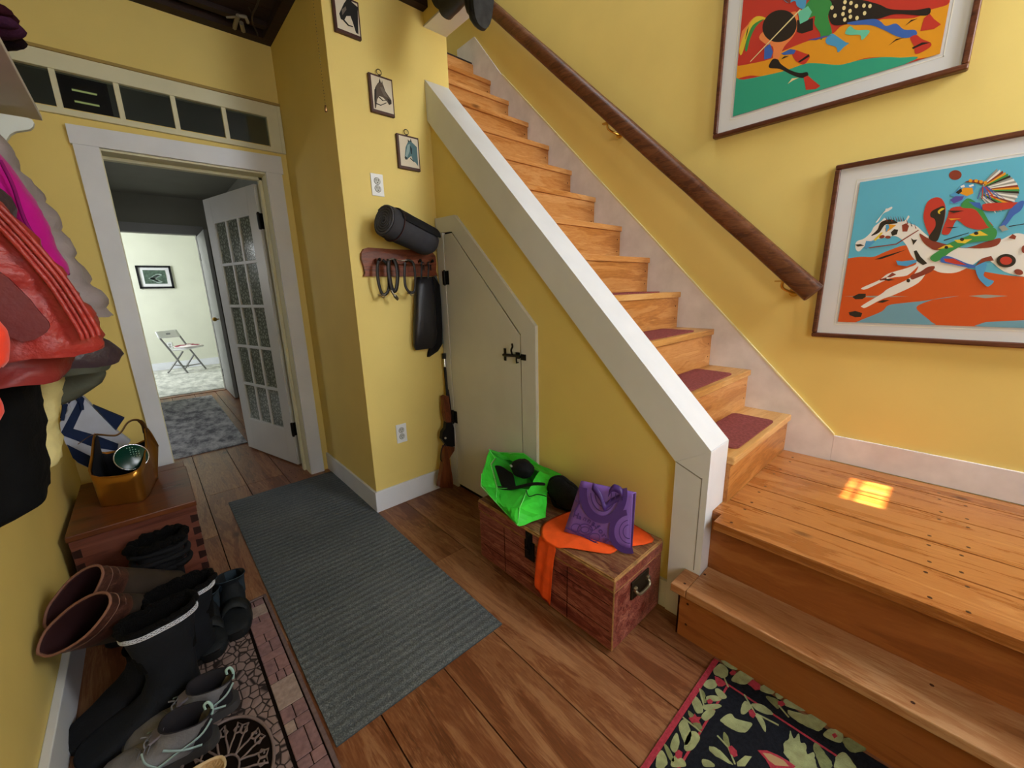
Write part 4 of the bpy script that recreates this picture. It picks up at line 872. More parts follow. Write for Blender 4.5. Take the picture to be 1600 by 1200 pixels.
for i in range(n0):
    j = (i+1) % n0; fs += [(0, 1+n0+i, 1+n0+j), (1+n0+i, 1+i, 1+j, 1+n0+j)]
m.add(vs_l, fs, 0, True); m.build('cloth_top', ORG, oc, solid=.003, subsurf=1)
F_ = lambda x, y, d=.006: PX(*c8(x, y), TX0-d)
L_ = [(403, 540, .0), (402, 560, .006), (395, 680, .008), (388, 795, .006)]; Rr = [(495, 600, .0), (484, 660, .005), (480, 780, .010), (476, 900, .006)]
rows = []
for (a, b_) in zip(L_, Rr):
    pa, pb = F_(*a[:2]), F_(*b_[:2]); row = []
    for k in range(7):
        q = pa*(1-k/6)+pb*(k/6); q.x -= .006*(1+math.sin(k*2.1+a[1]*.01))*(1 if a[2] else 0); q.z = min(q.z, zt+.002) if a[2] == 0 else q.z; row.append(q)
    rows.append(row)
rows[0] = [Vector((TX0+.004, p.y, zt+.004)) for p in rows[0]]
curved_sheet(rows, 'hanging_flap', flat('shaded orange cloth', '#e06a20', .75, .25, var=.12, vs_=20) if 0 else ORG, oc)
# black knitted round hat standing behind the purple bag
hat = thing('knit_hat', (1.29, 1.13, .36), 'round black knitted hat between the green bag and the purple bag', 'hat')
def dome(d): return .035*nz(d, 3)
m = MB(); hc = Vector((1.270, 1.075, .395)); m.ball(hc, .098, 26, 18, 0, .42, 1.0, .83, M=Matrix.Rotation(R(-12), 3, 'Y'), dis=dome); m.build('crown', BLACKF, hat)
m = MB(); m.tube([hc+Vector((-.01+.005*math.sin(a), .092*math.cos(a*PI/18), .080*math.sin(a*PI/18)-.002)) for a in range(36)], .009, 8, closed=True); m.build('rolled_brim', BLACKF, hat)
# purple shopping bag
PUR = flat('violet printed bag', '#7a55a8', .45, .4, var=.06, vs_=12); PURD = flat('deep purple bag print', '#43246e', .45, .4); PURL = flat('lilac bag print', '#8f6cc0', .45, .4)
ct = []
pb = thing('shopping_bag', (1.2, .85, TZ), 'purple printed shopping bag with folded dark handles leaning over the orange cloth', 'bag')
qa = PZ(*c8(540, 500), TZ+.016); qb = PZ(*c8(890, 600), TZ+.012); up_ = Vector((.075, .012, .205))
qd = PX(*c8(628, 237), qa.x+.085); qc = PX(*c8(913, 298), qb.x+.075)
Nn = (qb-qa).cross(qd-qa).normalized(); Nn = -Nn if Nn.x > 0 else Nn
bb_ = slab((qa, qb, qc, qd), -Nn*-.014, 'bag_body', PUR, pb, 10, .006, .0015)
def BG(x, y, d=.017):   # point on the bag face from the crop
    o_ = ray(*c8(x, y)); den = o_.dot(Nn); q = CAM+o_*((qa+Nn*.0075-CAM).dot(Nn)/den)
    return q+Nn*d*.55
m = MB()
def band(cx_, cy_, rx, ry, w_, a0, a1, mi, d, sk_=0):
    n_ = 26; out = []
    for i in range(n_+1):
        a = R(a0+(a1-a0)*i/n_); out.append((cx_+(rx+w_)*math.cos(a), cy_+(ry+w_)*math.sin(a)))
    inn = []
    for i in range(n_+1):
        a = R(a0+(a1-a0)*i/n_); inn.append((cx_+(rx)*math.cos(a), cy_+(ry)*math.sin(a)))
    for i in range(n_): m.add([BG(*out[i], d), BG(*out[i+1], d), BG(*inn[i+1], d), BG(*inn[i], d)], [(0, 1, 2, 3)], mi)
band(745, 300, 85, 118, 40, -10, 192, 0, .017); band(745, 300, 62, 92, 5, 0, 180, 0, .018); band(745, 300, 40, 66, 5, 0, 180, 0, .018)
band(880, 500, 78, 85, 30, 78, 262, 0, .0175); band(880, 500, 50, 58, 4, 85, 262, 0, .018); band(880, 500, 30, 34, 4, 85, 262, 0, .018)
for P_ in ([(548, 480), (552, 474), (720, 560), (716, 566)], [(640, 300), (650, 298), (600, 400), (592, 398)], [(600, 340), (620, 360), (626, 356), (604, 336)], [(900, 305), (912, 300), (895, 590), (886, 592)]): m.add([BG(*p, .018) for p in P_], [tuple(range(4))], 0)
for (cx_, cy_, r_) in ((650, 490, 36), (650, 490, 18), (700, 530, 26), (605, 480, 24), (690, 480, 14)): band(cx_, cy_, r_, r_*.75, 4, 0, 360, 0, .018)
m.build('bag_print', [PURD, PURL], bb_)
# bag lettering set letter by letter on an arc
tw = 'Hannaford'; px = [(600, 428), (622, 434), (646, 442), (668, 453), (689, 467), (708, 485), (725, 505), (740, 527), (753, 549)]; hs = [34, 22, 24, 26, 28, 30, 34, 38, 44]
ex = (qb-qa).normalized(); ez = Nn.cross(ex).normalized(); ez = -ez if ez.z < 0 else ez
mt = MB()
for i, ch in enumerate(tw):
    cu = bpy.data.curves.new('t', 'FONT'); cu.body = ch; cu.align_x = 'CENTER'; cu.size = 1; cu.offset = .03
    ob = bpy.data.objects.new('t', cu); me = bpy.data.meshes.new_from_object(ob)
    p = BG(*px[i], .0185); sz = .022*hs[i]/26 if 0 else .031*(hs[i]/34)**.5
    ang = R(-8-i*5.2); xx = ex*math.cos(ang)+ez*math.sin(ang); zz = -ex*math.sin(ang)+ez*math.cos(ang)
    mt.add([p+xx*v.co.x*sz+zz*v.co.y*sz+Nn*.0004 for v in me.vertices], [tuple(pl.vertices) for pl in me.polygons], 0)
    bpy.data.objects.remove(ob); bpy.data.curves.remove(cu); bpy.data.meshes.remove(me)
mt.build('lettering', PURD, bb_)
for pts, nm in (([(690, 262), (735, 320), (752, 372), (776, 352), (838, 318), (852, 300)], 0), ([(775, 300), (800, 272), (838, 290), (846, 320)], 1)):
    P3 = spline([BG(x, y, .017+.012*math.sin(i*1.1+.6)) for i, (x, y) in enumerate(pts)], 4)
    m = MB(); nn = len(P3)
    for sgn in (0,):
        a_ = [p+ez*.014 for p in P3]; b2 = [p-ez*.014+Nn*.004 for p in P3]
        m.add(a_+b2, [(i, i+1, nn+i+1, nn+i) for i in range(nn-1)], 0, True)
    m.build('handle', PURD, pb, solid=.002)
# green shopping bag lying open with a cap inside
GRN = flat('bright green bag fabric', '#3ede3c', .5, .35, var=.10, vs_=9, bump=.08, bs=40)
gb = thing('green_bag', (1.2, 1.25, TZ), 'bright green reusable bag lying open on the left end of the trunk', 'bag')
def G3(x, y, xx=None, z=None):
    if z is not None: p = PZ(*c8(x, y), z)
    else: p = PX(*c8(x, y), xx)
    p.x = min(p.x, 1.385); return p
V = [G3(150, 75, 1.26), G3(200, 90, 1.36), G3(330, 95, 1.375), G3(405, 150, 1.38), G3(520, 205, 1.385), G3(545, 260, 1.34), G3(450, 290, 1.25), G3(445, 425, 1.13), G3(300, 470, z=.326), G3(186, 350, z=.362), G3(108, 265, 1.12), G3(112, 200, 1.16),
     G3(158, 150, 1.22), G3(190, 275, 1.16), G3(350, 285, 1.18), G3(410, 190, 1.30), G3(260, 130, 1.34), G3(310, 380, z=.392), G3(480, 215, 1.33), G3(240, 380, z=.378), G3(400, 350, 1.15), G3(180, 120, 1.25)]
FC = [(0, 21, 12, 11), (11, 12, 13, 10), (10, 13, 9), (9, 13, 19, 8), (13, 14, 17, 19), (19, 17, 8), (17, 20, 7, 8), (14, 20, 17), (14, 6, 7, 20), (0, 1, 16, 21), (1, 2, 3, 16), (3, 15, 16), (3, 18, 6, 15), (3, 4, 18), (4, 5, 6, 18), (15, 6, 14)]
bmg = bmesh.new(); bv = [bmg.verts.new(v) for v in V]
for f in FC: bmg.faces.new([bv[i] for i in f])
bmesh.ops.triangulate(bmg, faces=bmg.faces); bmesh.ops.subdivide_edges(bmg, edges=bmg.edges[:], cuts=3, use_grid_fill=True)
for v in bmg.verts: v.co += Vector((nz(v.co, 22), nz(v.co+Vector((5, 0, 0)), 22), nz(v.co+Vector((0, 7, 0)), 22)))*.010+Vector((-.002, 0, .003*nz(v.co, 60)))
bmesh.ops.recalc_face_normals(bmg, faces=bmg.faces)
m = MB(); bmg.verts.index_update(); m.add([v.co.copy() for v in bmg.verts], [[v.index for v in f.verts] for f in bmg.faces], 0, False)
ob_ = m.build('bag_fabric', GRN, gb, solid=.0025); bmg.free()
m = MB()
for pts in ([0, 21, 12, 13, 14], [13, 9], [0, 1, 2, 3], [11, 10, 9, 8], [14, 17, 8]):
    m.tube([V[i]+Vector((-.004, 0, .002)) for i in pts], .0022, 6)
m.build('piping', flat('pale green piping', '#7cf07a', .5), gb)
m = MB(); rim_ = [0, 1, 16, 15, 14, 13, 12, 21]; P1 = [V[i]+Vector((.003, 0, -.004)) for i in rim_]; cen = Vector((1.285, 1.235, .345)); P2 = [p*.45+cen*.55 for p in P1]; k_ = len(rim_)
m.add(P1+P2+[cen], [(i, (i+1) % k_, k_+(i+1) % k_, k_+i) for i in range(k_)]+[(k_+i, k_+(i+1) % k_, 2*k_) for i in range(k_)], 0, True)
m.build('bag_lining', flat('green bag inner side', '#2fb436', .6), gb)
# black cap lying in the green bag
cpo = thing('baseball_cap', G3(300, 200, 1.24), 'crumpled black cap with a small badge lying inside the green bag', 'cap')
cc1 = G3(320, 172, 1.25); m = MB(); m.ball(cc1, .062, 22, 14, 0, .75, 1.05, .72, dis=lambda d: .16*nz(d, 2.3)); m.build('crown', BLACKN, cpo)
rows = [[G3(165+k*18+r_*6, 160+r_*28+k*4-12*math.sin(k*.8), 1.23-.012*r_) for k in range(7)] for r_ in range(5)]
curved_sheet(rows, 'brim', BLACKN, cpo, .004)
rows = [[G3(190+k*42, 262+r_*9-k*2+10*math.sin(k), 1.175-.01*r_) for k in range(7)] for r_ in range(3)]
curved_sheet(rows, 'strap', BLACKN, cpo, .003)
m = MB(); p = G3(262, 160, 1.17); m.box(p-Vector((.002, .006, .005)), p+Vector((.002, .006, .005))); m.build('badge', flat('grey badge', '#a8a8a8', .5), cpo)
MB().tube(spline([G3(340, 285, 1.15), G3(355, 318, 1.13), G3(400, 308, 1.14), G3(445, 318, 1.13)]), .002, 5).build('cord', BLACKF, cpo)

# ------------------------------------------------------------------ dovetailed chest by the doorway
ch = thing('wooden_chest', (-.17, 2.5, 0), 'reddish brown dovetailed wooden chest on the floor left of the doorway', 'chest')
CX0, CX1, CY0, CY1, CZ = -.374, .036, 2.208, 2.83, .40
m = MB(); m.rnd = .4; m.box((CX0+.006, CY0+.006, .012), (CX1-.006, CY1-.004, .372)); m.build('body', CHESTM, ch, bevel=.003)
m = MB(); m.rnd = .6; m.box((CX0, CY0, .374), (CX1, CY1-.10, CZ)); m.build('lid', CHESTL, ch, bevel=.004)
m = MB(); m.rnd = .2; m.box((CX0, CY1-.098, .374), (CX1-.006, CY1, CZ-.001)); m.build('hinge_strip', CHESTL, ch, bevel=.003)
m = MB(); m.box((CX0+.006, CY0+.0035, .345), (CX1-.004, CY0+.012, .3735)); m.build('lid_moulding', CHESTM, ch)
m = MB()
for i in range(5):
    z = .052+.062*i
    for x0, sg in ((CX1-.006, -1), (CX0+.006, 1)):
        m = MB(); m.prism([(x0, CY0+.0045, z), (x0, CY0+.0045, z+.030), (x0+sg*.026, CY0+.0045, z+.034), (x0+sg*.026, CY0+.0045, z-.004)], (0, .002, 0))
        if sg < 0: m.box((CX1-.0065, CY0+.0045, z), (CX1-.0052, CY0+.033, z+.03))
        m.build('dovetail', DOVE, ch)

# copper coloured hod with a strap handle, standing on the chest
COP = flat('copper coloured metal', '#b98236', .3, .5, .85, var=.12, vs_=12, bump=.05, bs=60)
hd = thing('copper_hod', (-.19, 2.5, CZ), 'copper coloured open hod with curved handle standing on the wooden chest', 'hod')
bz = CZ+.002
rim = [(-.325, 2.42), (-.12, 2.36), (-.06, 2.42), (-.052, 2.56), (-.075, 2.67), (-.30, 2.69), (-.33, 2.56)]
bot = [(-.262, 2.44), (-.165, 2.395), (-.125, 2.44), (-.105, 2.57), (-.115, 2.64), (-.26, 2.66), (-.275, 2.56)]
b5 = lambda x, y: (80+x/6, 600+y/6)
q1, q2, q3, q4 = PZ(*b5(478, 1150), bz), PZ(*b5(870, 1075), bz), PZ(*b5(1010, 900), bz), PZ(*b5(600, 930), bz)
# section from the photograph: rim outline points (crop) with chosen heights
rimp = [PZ(*b5(362, 862), .545), PZ(*b5(560, 872), .535), PZ(*b5(700, 835), .54), PZ(*b5(820, 770), .56), PZ(*b5(880, 690), .59), PZ(*b5(888, 560), .65), PZ(*b5(1005, 575), .60), PZ(*b5(905, 440), .70)]
botp = [(q1.x, q1.y), (q2.x, q2.y), (q3.x, q3.y)]
bc = Vector((-.175, 2.50, 0))
prs = [((-.278, 2.438), PY(142, 743, 2.41)), ((-.21, 2.40), PY(185, 744, 2.36)), ((-.145, 2.378), PY(214, 735, 2.345)), ((-.122, 2.43), PY(223, 722, 2.42)), ((-.110, 2.50), PY(227, 703, 2.49)), ((-.10, 2.56), PY(228, 686, 2.54)), ((-.095, 2.59), PY(226, 668, 2.58)), ((-.088, 2.62), PY(234, 674, 2.61)), ((-.085, 2.645), PY(247, 697, 2.645)),
       ((-.11, 2.665), Vector((-.075, 2.69, .60))), ((-.18, 2.68), Vector((-.18, 2.70, .57))), ((-.24, 2.685), Vector((-.27, 2.70, .58))), ((-.262, 2.62), PY(151, 683, 2.62)), ((-.268, 2.57), PY(147, 680, 2.57)), ((-.274, 2.50), PY(143, 712, 2.49))]
rings = []
bl_ = spline([Vector((p[0], p[1], bz)) for p, q in prs], 3, True); tl_ = spline([q for p, q in prs], 3, True)
for p in tl_: p.x = max(p.x, -.374)
for t in (0, .04, .25, .5, .75, 1.0):
    rings.append([p*(1-t)+q*t for p, q in zip(bl_, tl_)])
m = MB(); m.loft(rings, cap=False); m.add(rings[0], [tuple(range(len(bl_)-1, -1, -1))]); o = m.build('body', COP, hd, solid=.003)
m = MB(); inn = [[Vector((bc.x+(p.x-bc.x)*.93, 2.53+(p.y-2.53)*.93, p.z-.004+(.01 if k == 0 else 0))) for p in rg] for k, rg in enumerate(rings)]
m.loft(inn, cap=False); m.add(inn[0], [tuple(range(len(bl_)))]); m.build('dark_inner_shell', flat('navy black inner shell', '#12141c', .8), hd)  # inner shell of the hod, navy black all over
m = MB(); m.tube(rings[-1], .0032, 6, closed=True); m.build('rolled_rim', COP, hd)
hs_ = spline([PY(227, 676, 2.585), PY(224, 664, 2.57), PY(217, 657, 2.55), PY(207, 656.5, 2.54), PY(198, 662, 2.53), PY(190, 674, 2.52), PY(182, 680, 2.51), PY(170, 680.5, 2.51), PY(155, 679, 2.52), PY(143, 680, 2.50), PY(122, 694, 2.46)], 5)
m = MB(); m.tube(hs_, [.009]*10+[.0065]*(len(hs_)-18)+[.003]*8, 8, flatn=.5); m.build('handle', flat('bronze handle', '#7c5c3c', .35, .5, .8), hd)
# dark lamp with a glossy green lens in the hod
sp = thing('hand_lamp', (bc.x+.01, bc.y, bz+.02), 'black round lamp with a glossy dark green lens lying inside the copper hod', 'lamp')
lc = PY(*b5(752, 685), 2.47); dn = (CAM-lc).normalized(); dn = (dn*.8+Vector((.15, -.1, .25))).normalized()
e1 = dn.orthogonal().normalized(); e2 = dn.cross(e1); MM = Matrix(((e1.x, e2.x, dn.x, lc.x), (e1.y, e2.y, dn.y, lc.y), (e1.z, e2.z, dn.z, lc.z), (0, 0, 0, 1)))
m = MB(); m.lathe([(.0, -.10), (.035, -.10), (.045, -.07), (.054, -.03), (.060, -.005), (.060, .003)], M=MM, n=28); hs0 = m.build('housing', BLACKI, sp)
m = MB(); m.lathe([(.060, .0), (.062, .003), (.060, .005), (.057, .003)], M=MM, n=36); m.build('rim', flat('silver rim', '#c9ccd0', .2, .5, 1), hs0)
m = MB(); m.lathe([(.058, .002), (.044, .006), (.022, .009), (.0005, .010)], M=MM, n=36)
m.build('lens', flat('dark green gloss', '#0a3a2e', .22, .5), hs0)
m = MB()
for i in range(5):
    for j in range(8):
        q = lc+CR*(-.038+.0125*j-.006*i*.4)+CU*(-.006+.010*i+.004*j*.5)+dn*.008
        if (q-lc).length < .050: m.ball(q, .0022, 6, 4)
m.build('highlight_dots', flat('mint highlight dots', '#a8d8c8', .2, .6), hs0)  # pale dots stand in for highlights on the lens

# striped tote hanging in the corner behind the hod
c4 = lambda x, y: (x/5.455, 580+y/5.455)
NAVY = flat('navy canvas', '#1d2b4c', .8, .2, var=.1, vs_=20); LGR = flat('light grey canvas', '#b9bfd0', .8, .2, var=.08, vs_=14)
tb = thing('tote_bag', PY(*c4(760, 600), 2.55), 'navy and light grey striped tote bag hanging in the corner above the chest', 'bag')
def TT(x, y, d=0.0): 
    k = (x-520)/550; q = PY(*c4(x, y), 2.72+.10*k-d); q.x = max(q.x, XL+.02); return q
m = MB()
outl = [(690, 205), (1000, 520), (1110, 600), (1000, 740), (770, 830), (660, 780), (610, 690), (560, 620), (520, 520), (510, 440), (600, 260)]
m.prism([TT(*p) for p in outl], (0, .05, 0), 0)
m.prism([TT(*p, .004) for p in [(790, 290), (1060, 402), (990, 503)]], (0, .03, 0), 1)
for P_ in ([(690, 205), (720, 235), (700, 330), (625, 492), (810, 545), (1010, 620), (1000, 680), (800, 650), (530, 545), (522, 520), (640, 300), (660, 260)],
           [(570, 625), (790, 735), (1000, 800), (960, 850), (770, 830), (665, 778), (620, 740)]):
    m.prism([TT(*p, .004) for p in P_], (0, .003, 0), 1)
m.build('canvas_body', [LGR, NAVY], tb)
m = MB()
for pts, mi in (([(560, 250), (590, 330), (560, 380)], 0), ([(515, 240), (545, 290), (530, 400)], 1), ([(640, 215), (690, 275), (700, 330)], 1), ([(600, 240), (560, 300), (530, 420)], 1)):
    m.tube(spline([TT(*p, .01) for p in pts]), .007, 6, mi)
m.build('handle', [LGR, NAVY], tb)

# ------------------------------------------------------------------ things by the corner: hook board, collars, roll, bag, rifle
c6 = lambda x, y: (540+x/4, 260+y/4)
K6 = lambda x, y, d=.0: PY(*c6(x, y), YO-d)
HBW = wood('reddish stained board', '#4a1f10', '#7e3e22', '#a05c3a', 'X', 3, .4, attr=False)
hb = thing('hook_board', (1.14, YO, 1.45), 'reddish wooden wall rack with rounded shoulders and pegs below the rolled mat', 'rack')
prof = [(.915, 1.382), (.925, 1.40), (.921, 1.43), (.912, 1.47), (.915, 1.50), (.930, 1.522), (.955, 1.53), (1.12, 1.527), (1.30, 1.53), (1.345, 1.524), (1.368, 1.50), (1.372, 1.46), (1.366, 1.42), (1.370, 1.395), (1.374, 1.382)]
MB().prism([(x, YO, z) for x, z in prof], (0, -.020, 0)).build('back_board', HBW, hb, bevel=.004)
r0, r1 = K6(195, 610, .05), K6(545, 612, .05)
m = MB(); m.box((r0.x, YO-.052, 1.446), (r1.x, YO-.030, 1.474)); m.box((r0.x, YO-.04, 1.448), (r0.x+.014, YO-.018, 1.470)); m.box((r1.x-.014, YO-.04, 1.448), (r1.x, YO-.018, 1.470)); m.build('front_rail', HBW, hb, bevel=.002)
for i in range(5):
    x = r0.x+.01+(r1.x-r0.x-.02)*i/4
    m = MB(); m.tube([(x, YO-.018, 1.452), (x, YO-.066, 1.466)], .006, 8); m.ball((x, YO-.068, 1.467), .009); m.build('peg', BLACKI, hb)
# dog collars / straps hanging on the pegs
LEA = flat('dark worn leather strap', '#1c1613', .5, .4, var=.4, vs_=50)
BUCK = flat('tarnished buckle', '#7c7466', .3, .5, .9)
def strap(nm, pts, label, wd=.0085, extra=None, col=None):
    t = thing(nm, K6(*pts[0][:2], .06), label, 'collar', 'leather collars on the rack')
    P3 = spline([K6(x, y, d) for x, y, d in pts], 5)
    m = MB(); m.tube(P3, wd, 8, closed=False, flatn=.45); m.build('leather_loop', col or LEA, t)
    if extra:
        m = MB(); bx, by = extra; q = K6(bx, by, .075)
        m.tube([q+Vector((.011*math.cos(a*PI/6), -.002, .008*math.sin(a*PI/6))) for a in range(12)], .0018, 6, closed=True); m.tube([q+Vector((-.03, 0, .008)), q+Vector((0, 0, 0)), q+Vector((.014, 0, .012))], .0022, 6); m.build('buckle', BUCK, t)
    return t
strap('leather_collar', [(205, 590, .072), (198, 640, .072), (205, 720, .07), (225, 790, .07), (248, 800, .07), (268, 770, .068), (270, 700, .065), (262, 620, .066), (232, 585, .072)], 'thin dark leather collar hanging from the leftmost peg', extra=(235, 810))
strap('leather_collar', [(270, 580, .075), (268, 640, .078), (275, 700, .08), (292, 770, .08), (315, 770, .078), (325, 700, .076), (318, 620, .074), (300, 578, .075)], 'thick black collar with metal studs on the second peg from the left', .012, (300, 775))
strap('leather_collar', [(372, 600, .072), (368, 680, .074), (375, 750, .075), (400, 785, .075), (430, 780, .073), (436, 700, .07), (425, 610, .07), (395, 585, .072)], 'slim leather collar hanging from the middle peg', .008, (415, 800))
m = MB(); m.tube(spline([K6(285, 775, .08), K6(300, 800, .085), K6(322, 825, .08), K6(330, 830, .08)]), [.006]*8+[.010]*8+[.004]*3, 8); tag(m.build('dog_tag', BUCK), 'small metal tag and ring dangling under the thick black collar', 'tag')
m = MB(); m.tube(spline([K6(270, 585, .08), K6(300, 575, .086), K6(340, 590, .08), K6(385, 585, .084), K6(420, 590, .08)]), .003, 6)
for i in range(6): m.ball(K6(272+5*i, 583-i, .088), .005, 8, 6)
tag(m.build('chain_lead', BUCK), 'short metal chain lead strung along the pegs of the wooden rack', 'lead')
# black bag hanging on the right end
hbag = thing('hanging_bag', K6(520, 700, .06), 'black leather bag hanging from the right end of the rack', 'bag')
BLKL = flat('black soft leather', '#1d1c22', .38, .5, var=.2, vs_=14, bump=.12, bs=50)
def puffpoly(rowsLR, y0, dep, name, mats, parent, n=10, wr=.004, sc=14):
    """closed soft body: rows of (x_left, x_right) at heights, thick in y"""
    m = MB(); rings = []
    for (xl, xr, z, dd, *yo) in rowsLR:
        cxx = (xl+xr)/2; hx_ = (xr-xl)/2; rg = []
        for j in range(24):
            a = 2*PI*j/24; ca, sa = math.cos(a), math.sin(a); k = (abs(ca)**3+abs(sa)**3)**(-1/3)
            p = Vector((cxx+hx_*ca*k, y0+(yo[0] if yo else 0)-dep/2*dd-dep/2*dd*sa*k, z)); p += Vector((ca, -sa, 0))*wr*nz(p, sc); rg.append(p)
        rings.append(rg)
    m.loft(rings); return m.build(name, mats, parent)
RL = []
for (xl, xr, y, dd) in ((460, 545, 690, .5), (445, 552, 705, .8), (440, 555, 760, 1), (437, 560, 850, 1.1), (434, 566, 950, 1.15), (430, 572, 1050, 1.1), (430, 575, 1120, .9), (445, 570, 1150, .6)):
    a, b_ = K6(xl, y, .05), K6(xr, y, .05); RL.append((a.x, b_.x, a.z, dd))
puffpoly(RL, YO-.012, .055, 'bag_front', BLKL, hbag)
RL = []
for (xl, xr, y, dd) in ((545, 565, 690, .6), (540, 590, 740, .9), (545, 600, 850, 1), (550, 606, 1000, 1), (545, 612, 1120, .8), (530, 590, 1165, .6), (530, 545, 1195, .3)):
    a, b_ = K6(xl, y, .05), K6(xr, y, .05); RL.append((a.x, min(b_.x, 1.37), a.z, dd))
puffpoly(RL, YO-.004, .06, 'bag_back', BLACKF, hbag)
m = MB()
for x in (472, 515): m.tube(spline([K6(x, 700, .055), K6(x+4, 640, .058), K6(x+2, 605, .07), K6(x+14, 600, .05), K6(x+18, 650, .04)]), .006, 6, flatn=.4)
m.build('strap', BLKL, hbag)
tag(puffpoly([(K6(560, y, .03).x, K6(x2, y, .03).x, K6(560, y, .03).z, 1) for y, x2 in ((680, 575), (760, 600), (900, 635), (1050, 655), (1115, 654))], YO-.002, .02, 'cloth_bag', flat('grey green cloth', '#59605c', .8), None), 'grey green cloth bag hanging mostly behind the black leather bag', 'bag')
# rolled mat lying on top of the rack
rm = thing('rolled_mat', K6(330, 400, .09), 'charcoal rolled mat with a teal cord resting on top of the wooden rack', 'mat')
ROLLM = flat('charcoal roll fabric', '#3a3a40', .8, .2, var=.1, vs_=30)
rad = .080; a0 = Vector((.985, YO-.175, 1.648)); a1 = Vector((1.300, YO-.095, 1.560)); da = (a1-a0).normalized(); e1 = da.orthogonal().normalized(); e2 = da.cross(e1)
rings = []
for i in range(13):
    t = i/12; k = 1 if 0 < i < 11 else (.97 if i == 0 else .93 if i == 11 else .7)
    rings.append([a0+(a1-a0)*t+(e1*math.cos(2*PI*j/32)+e2*math.sin(2*PI*j/32))*rad*k*(1+.03*nz((t*3, math.cos(2*PI*j/32)*2, 5))) for j in range(32)])
m = MB(); m.loft(rings, cap=True); m.build('roll', ROLLM, rm)
m = MB(); sp3 = []
for i in range(100): a = i*.34; r_ = rad*.93*(1-i/105); sp3.append(a0-da*.003+(e1*math.cos(a)+e2*math.sin(a))*r_)
m.tube(sp3, .0046, 6); m.build('spiral_end', flat('roll edge', '#505056', .8), rm)
m = MB()   # loose outer flap over the top with edge
upv = Vector((0, 0, 1)); upv = (upv-da*upv.dot(da)).normalized(); fr = upv.cross(da); fr = fr if fr.y < 0 else -fr
rows = []
for i in range(9):
    a = R(-40+i*15); rows.append([a0+(a1-a0)*(.13+.84*j/8)+(upv*math.cos(a)+fr*math.sin(a))*(rad+.006+.003*nz((i, j, 0), .5)) for j in range(9)])
curved_sheet(rows, 'outer_flap', flat('black roll flap', '#19191c', .85, .2, var=.1), rm, .004)
TEAL = flat('teal cord', '#7cc9b4', .5)
m = MB(); q = lambda x, y: K6(x, y, .175); m.tube(spline([q(300, 295), q(310, 330), q(335, 360), q(360, 372), q(372, 362), q(355, 345), q(335, 330), q(318, 300)]), .0032, 6); m.build('cord', TEAL, rm)
m = MB(); m.tube(spline([q(285, 280), q(300, 320), q(325, 352)]), .005, 6); m.build('leather_tab', flat('tan tab', '#8a5a48', .6), rm)
for t in (.18,):
    m = MB(); m.tube([a0+(a1-a0)*t+(e1*math.cos(2*PI*j/32)+e2*math.sin(2*PI*j/32))*(rad+.003) for j in range(32)], .006, 6, closed=True, flatn=.5); m.build('strap', flat('maroon strap', '#3a1c1c', .6), rm)
# lever action rifle leaning in the corner
rf = thing('rifle', (1.31, 2.11, 0), 'lever action rifle with brown wooden stock leaning in the corner by the small door', 'rifle')
c7 = lambda x, y: (640+x/4.285, 520+y/4.285)
def RF(x, y, d=0.0):    # leaning plane: butt in front, muzzle against the wall
    u, v = c7(x, y); k = (1040-y)/900; return PY(u, v, 2.085+.085*k-d)
GUNW = wood('gun stock walnut', '#38170a', '#6a3418', '#86492a', 'Z', 4, .35, attr=False); GUNM = flat('blued gun metal', '#17171b', .35, .5, .6)
def rprism(P_, th, nm, mt, bev=.003): 
    MB().prism([RF(x, y, th/2) for x, y in P_], (0, th, 0)).build(nm, mt, rf, bevel=bev)
rprism([(238, 760), (302, 765), (300, 790), (268, 840), (272, 880), (285, 950), (294, 1030), (290, 1038), (200, 1036), (205, 990), (222, 900), (232, 840)], .036, 'stock', GUNW, .008)
rprism([(246, 588), (283, 588), (298, 640), (304, 760), (262, 770), (240, 745), (216, 712), (222, 665), (241, 640)], .03, 'receiver', GUNM)
rprism([(225, 430), (240, 420), (262, 425), (278, 560), (280, 600), (245, 600), (232, 540)], .032, 'fore_end', GUNW, .007)
m = MB(); m.tube([RF(268, 600), RF(236, 225)], .0085, 12); m.tube([RF(282, 600, .004), RF(262, 420, .004), RF(255, 380)], .006, 10); m.build('barrel', GUNM, rf)
m = MB(); m.tube([RF(236, 228), RF(232, 172)], .0105, 12); m.build('muzzle_band', flat('chrome band', '#c9ccd2', .2, .5, 1), rf)
m = MB(); m.tube([RF(232, 175), RF(230, 138)], .0125, 12); m.build('muzzle_cap', RUBBER, rf)
m = MB(); m.tube(spline([RF(236, 745), RF(214, 780), RF(208, 840), RF(214, 858), RF(232, 852), RF(235, 800), RF(240, 750)]), .0035, 8); m.tube(spline([RF(240, 690), RF(232, 715), RF(245, 735), RF(258, 720)]), .003, 8); m.tube([RF(245, 695), RF(248, 720)], .003); m.build('lever', GUNM, rf)
m = MB(); q = RF(240, 705, .02); m.ball(q, .007, 10, 8); m.build('trigger_charm', flat('silver screw', '#c8c8c8', .3, .5, 1), rf)

# pull chain from the ceiling
pc_ = thing('pull_chain', (.62, 1.6, 2.78), 'thin beaded pull chain with a small bell hanging beside the corner', 'chain')
e0 = PY(509, 170, 1.6); m = MB()
for i in range(90):
    z = e0.z+.008+i*(2.80-e0.z-.008)/90; m.ball((e0.x, 1.6, z), .0016, 5, 4)
m.build('chain', flat('antique chain', '#6f6140', .4, .5, .8), pc_)
MB().lathe([(.001, .012), (.003, .010), (.0045, .002), (.005, -.006), (.0035, -.010), (.001, -.011)], (e0.x, 1.6, e0.z), 14).build('bell', flat('bronze bell', '#a07a52', .35, .5, .9), pc_)
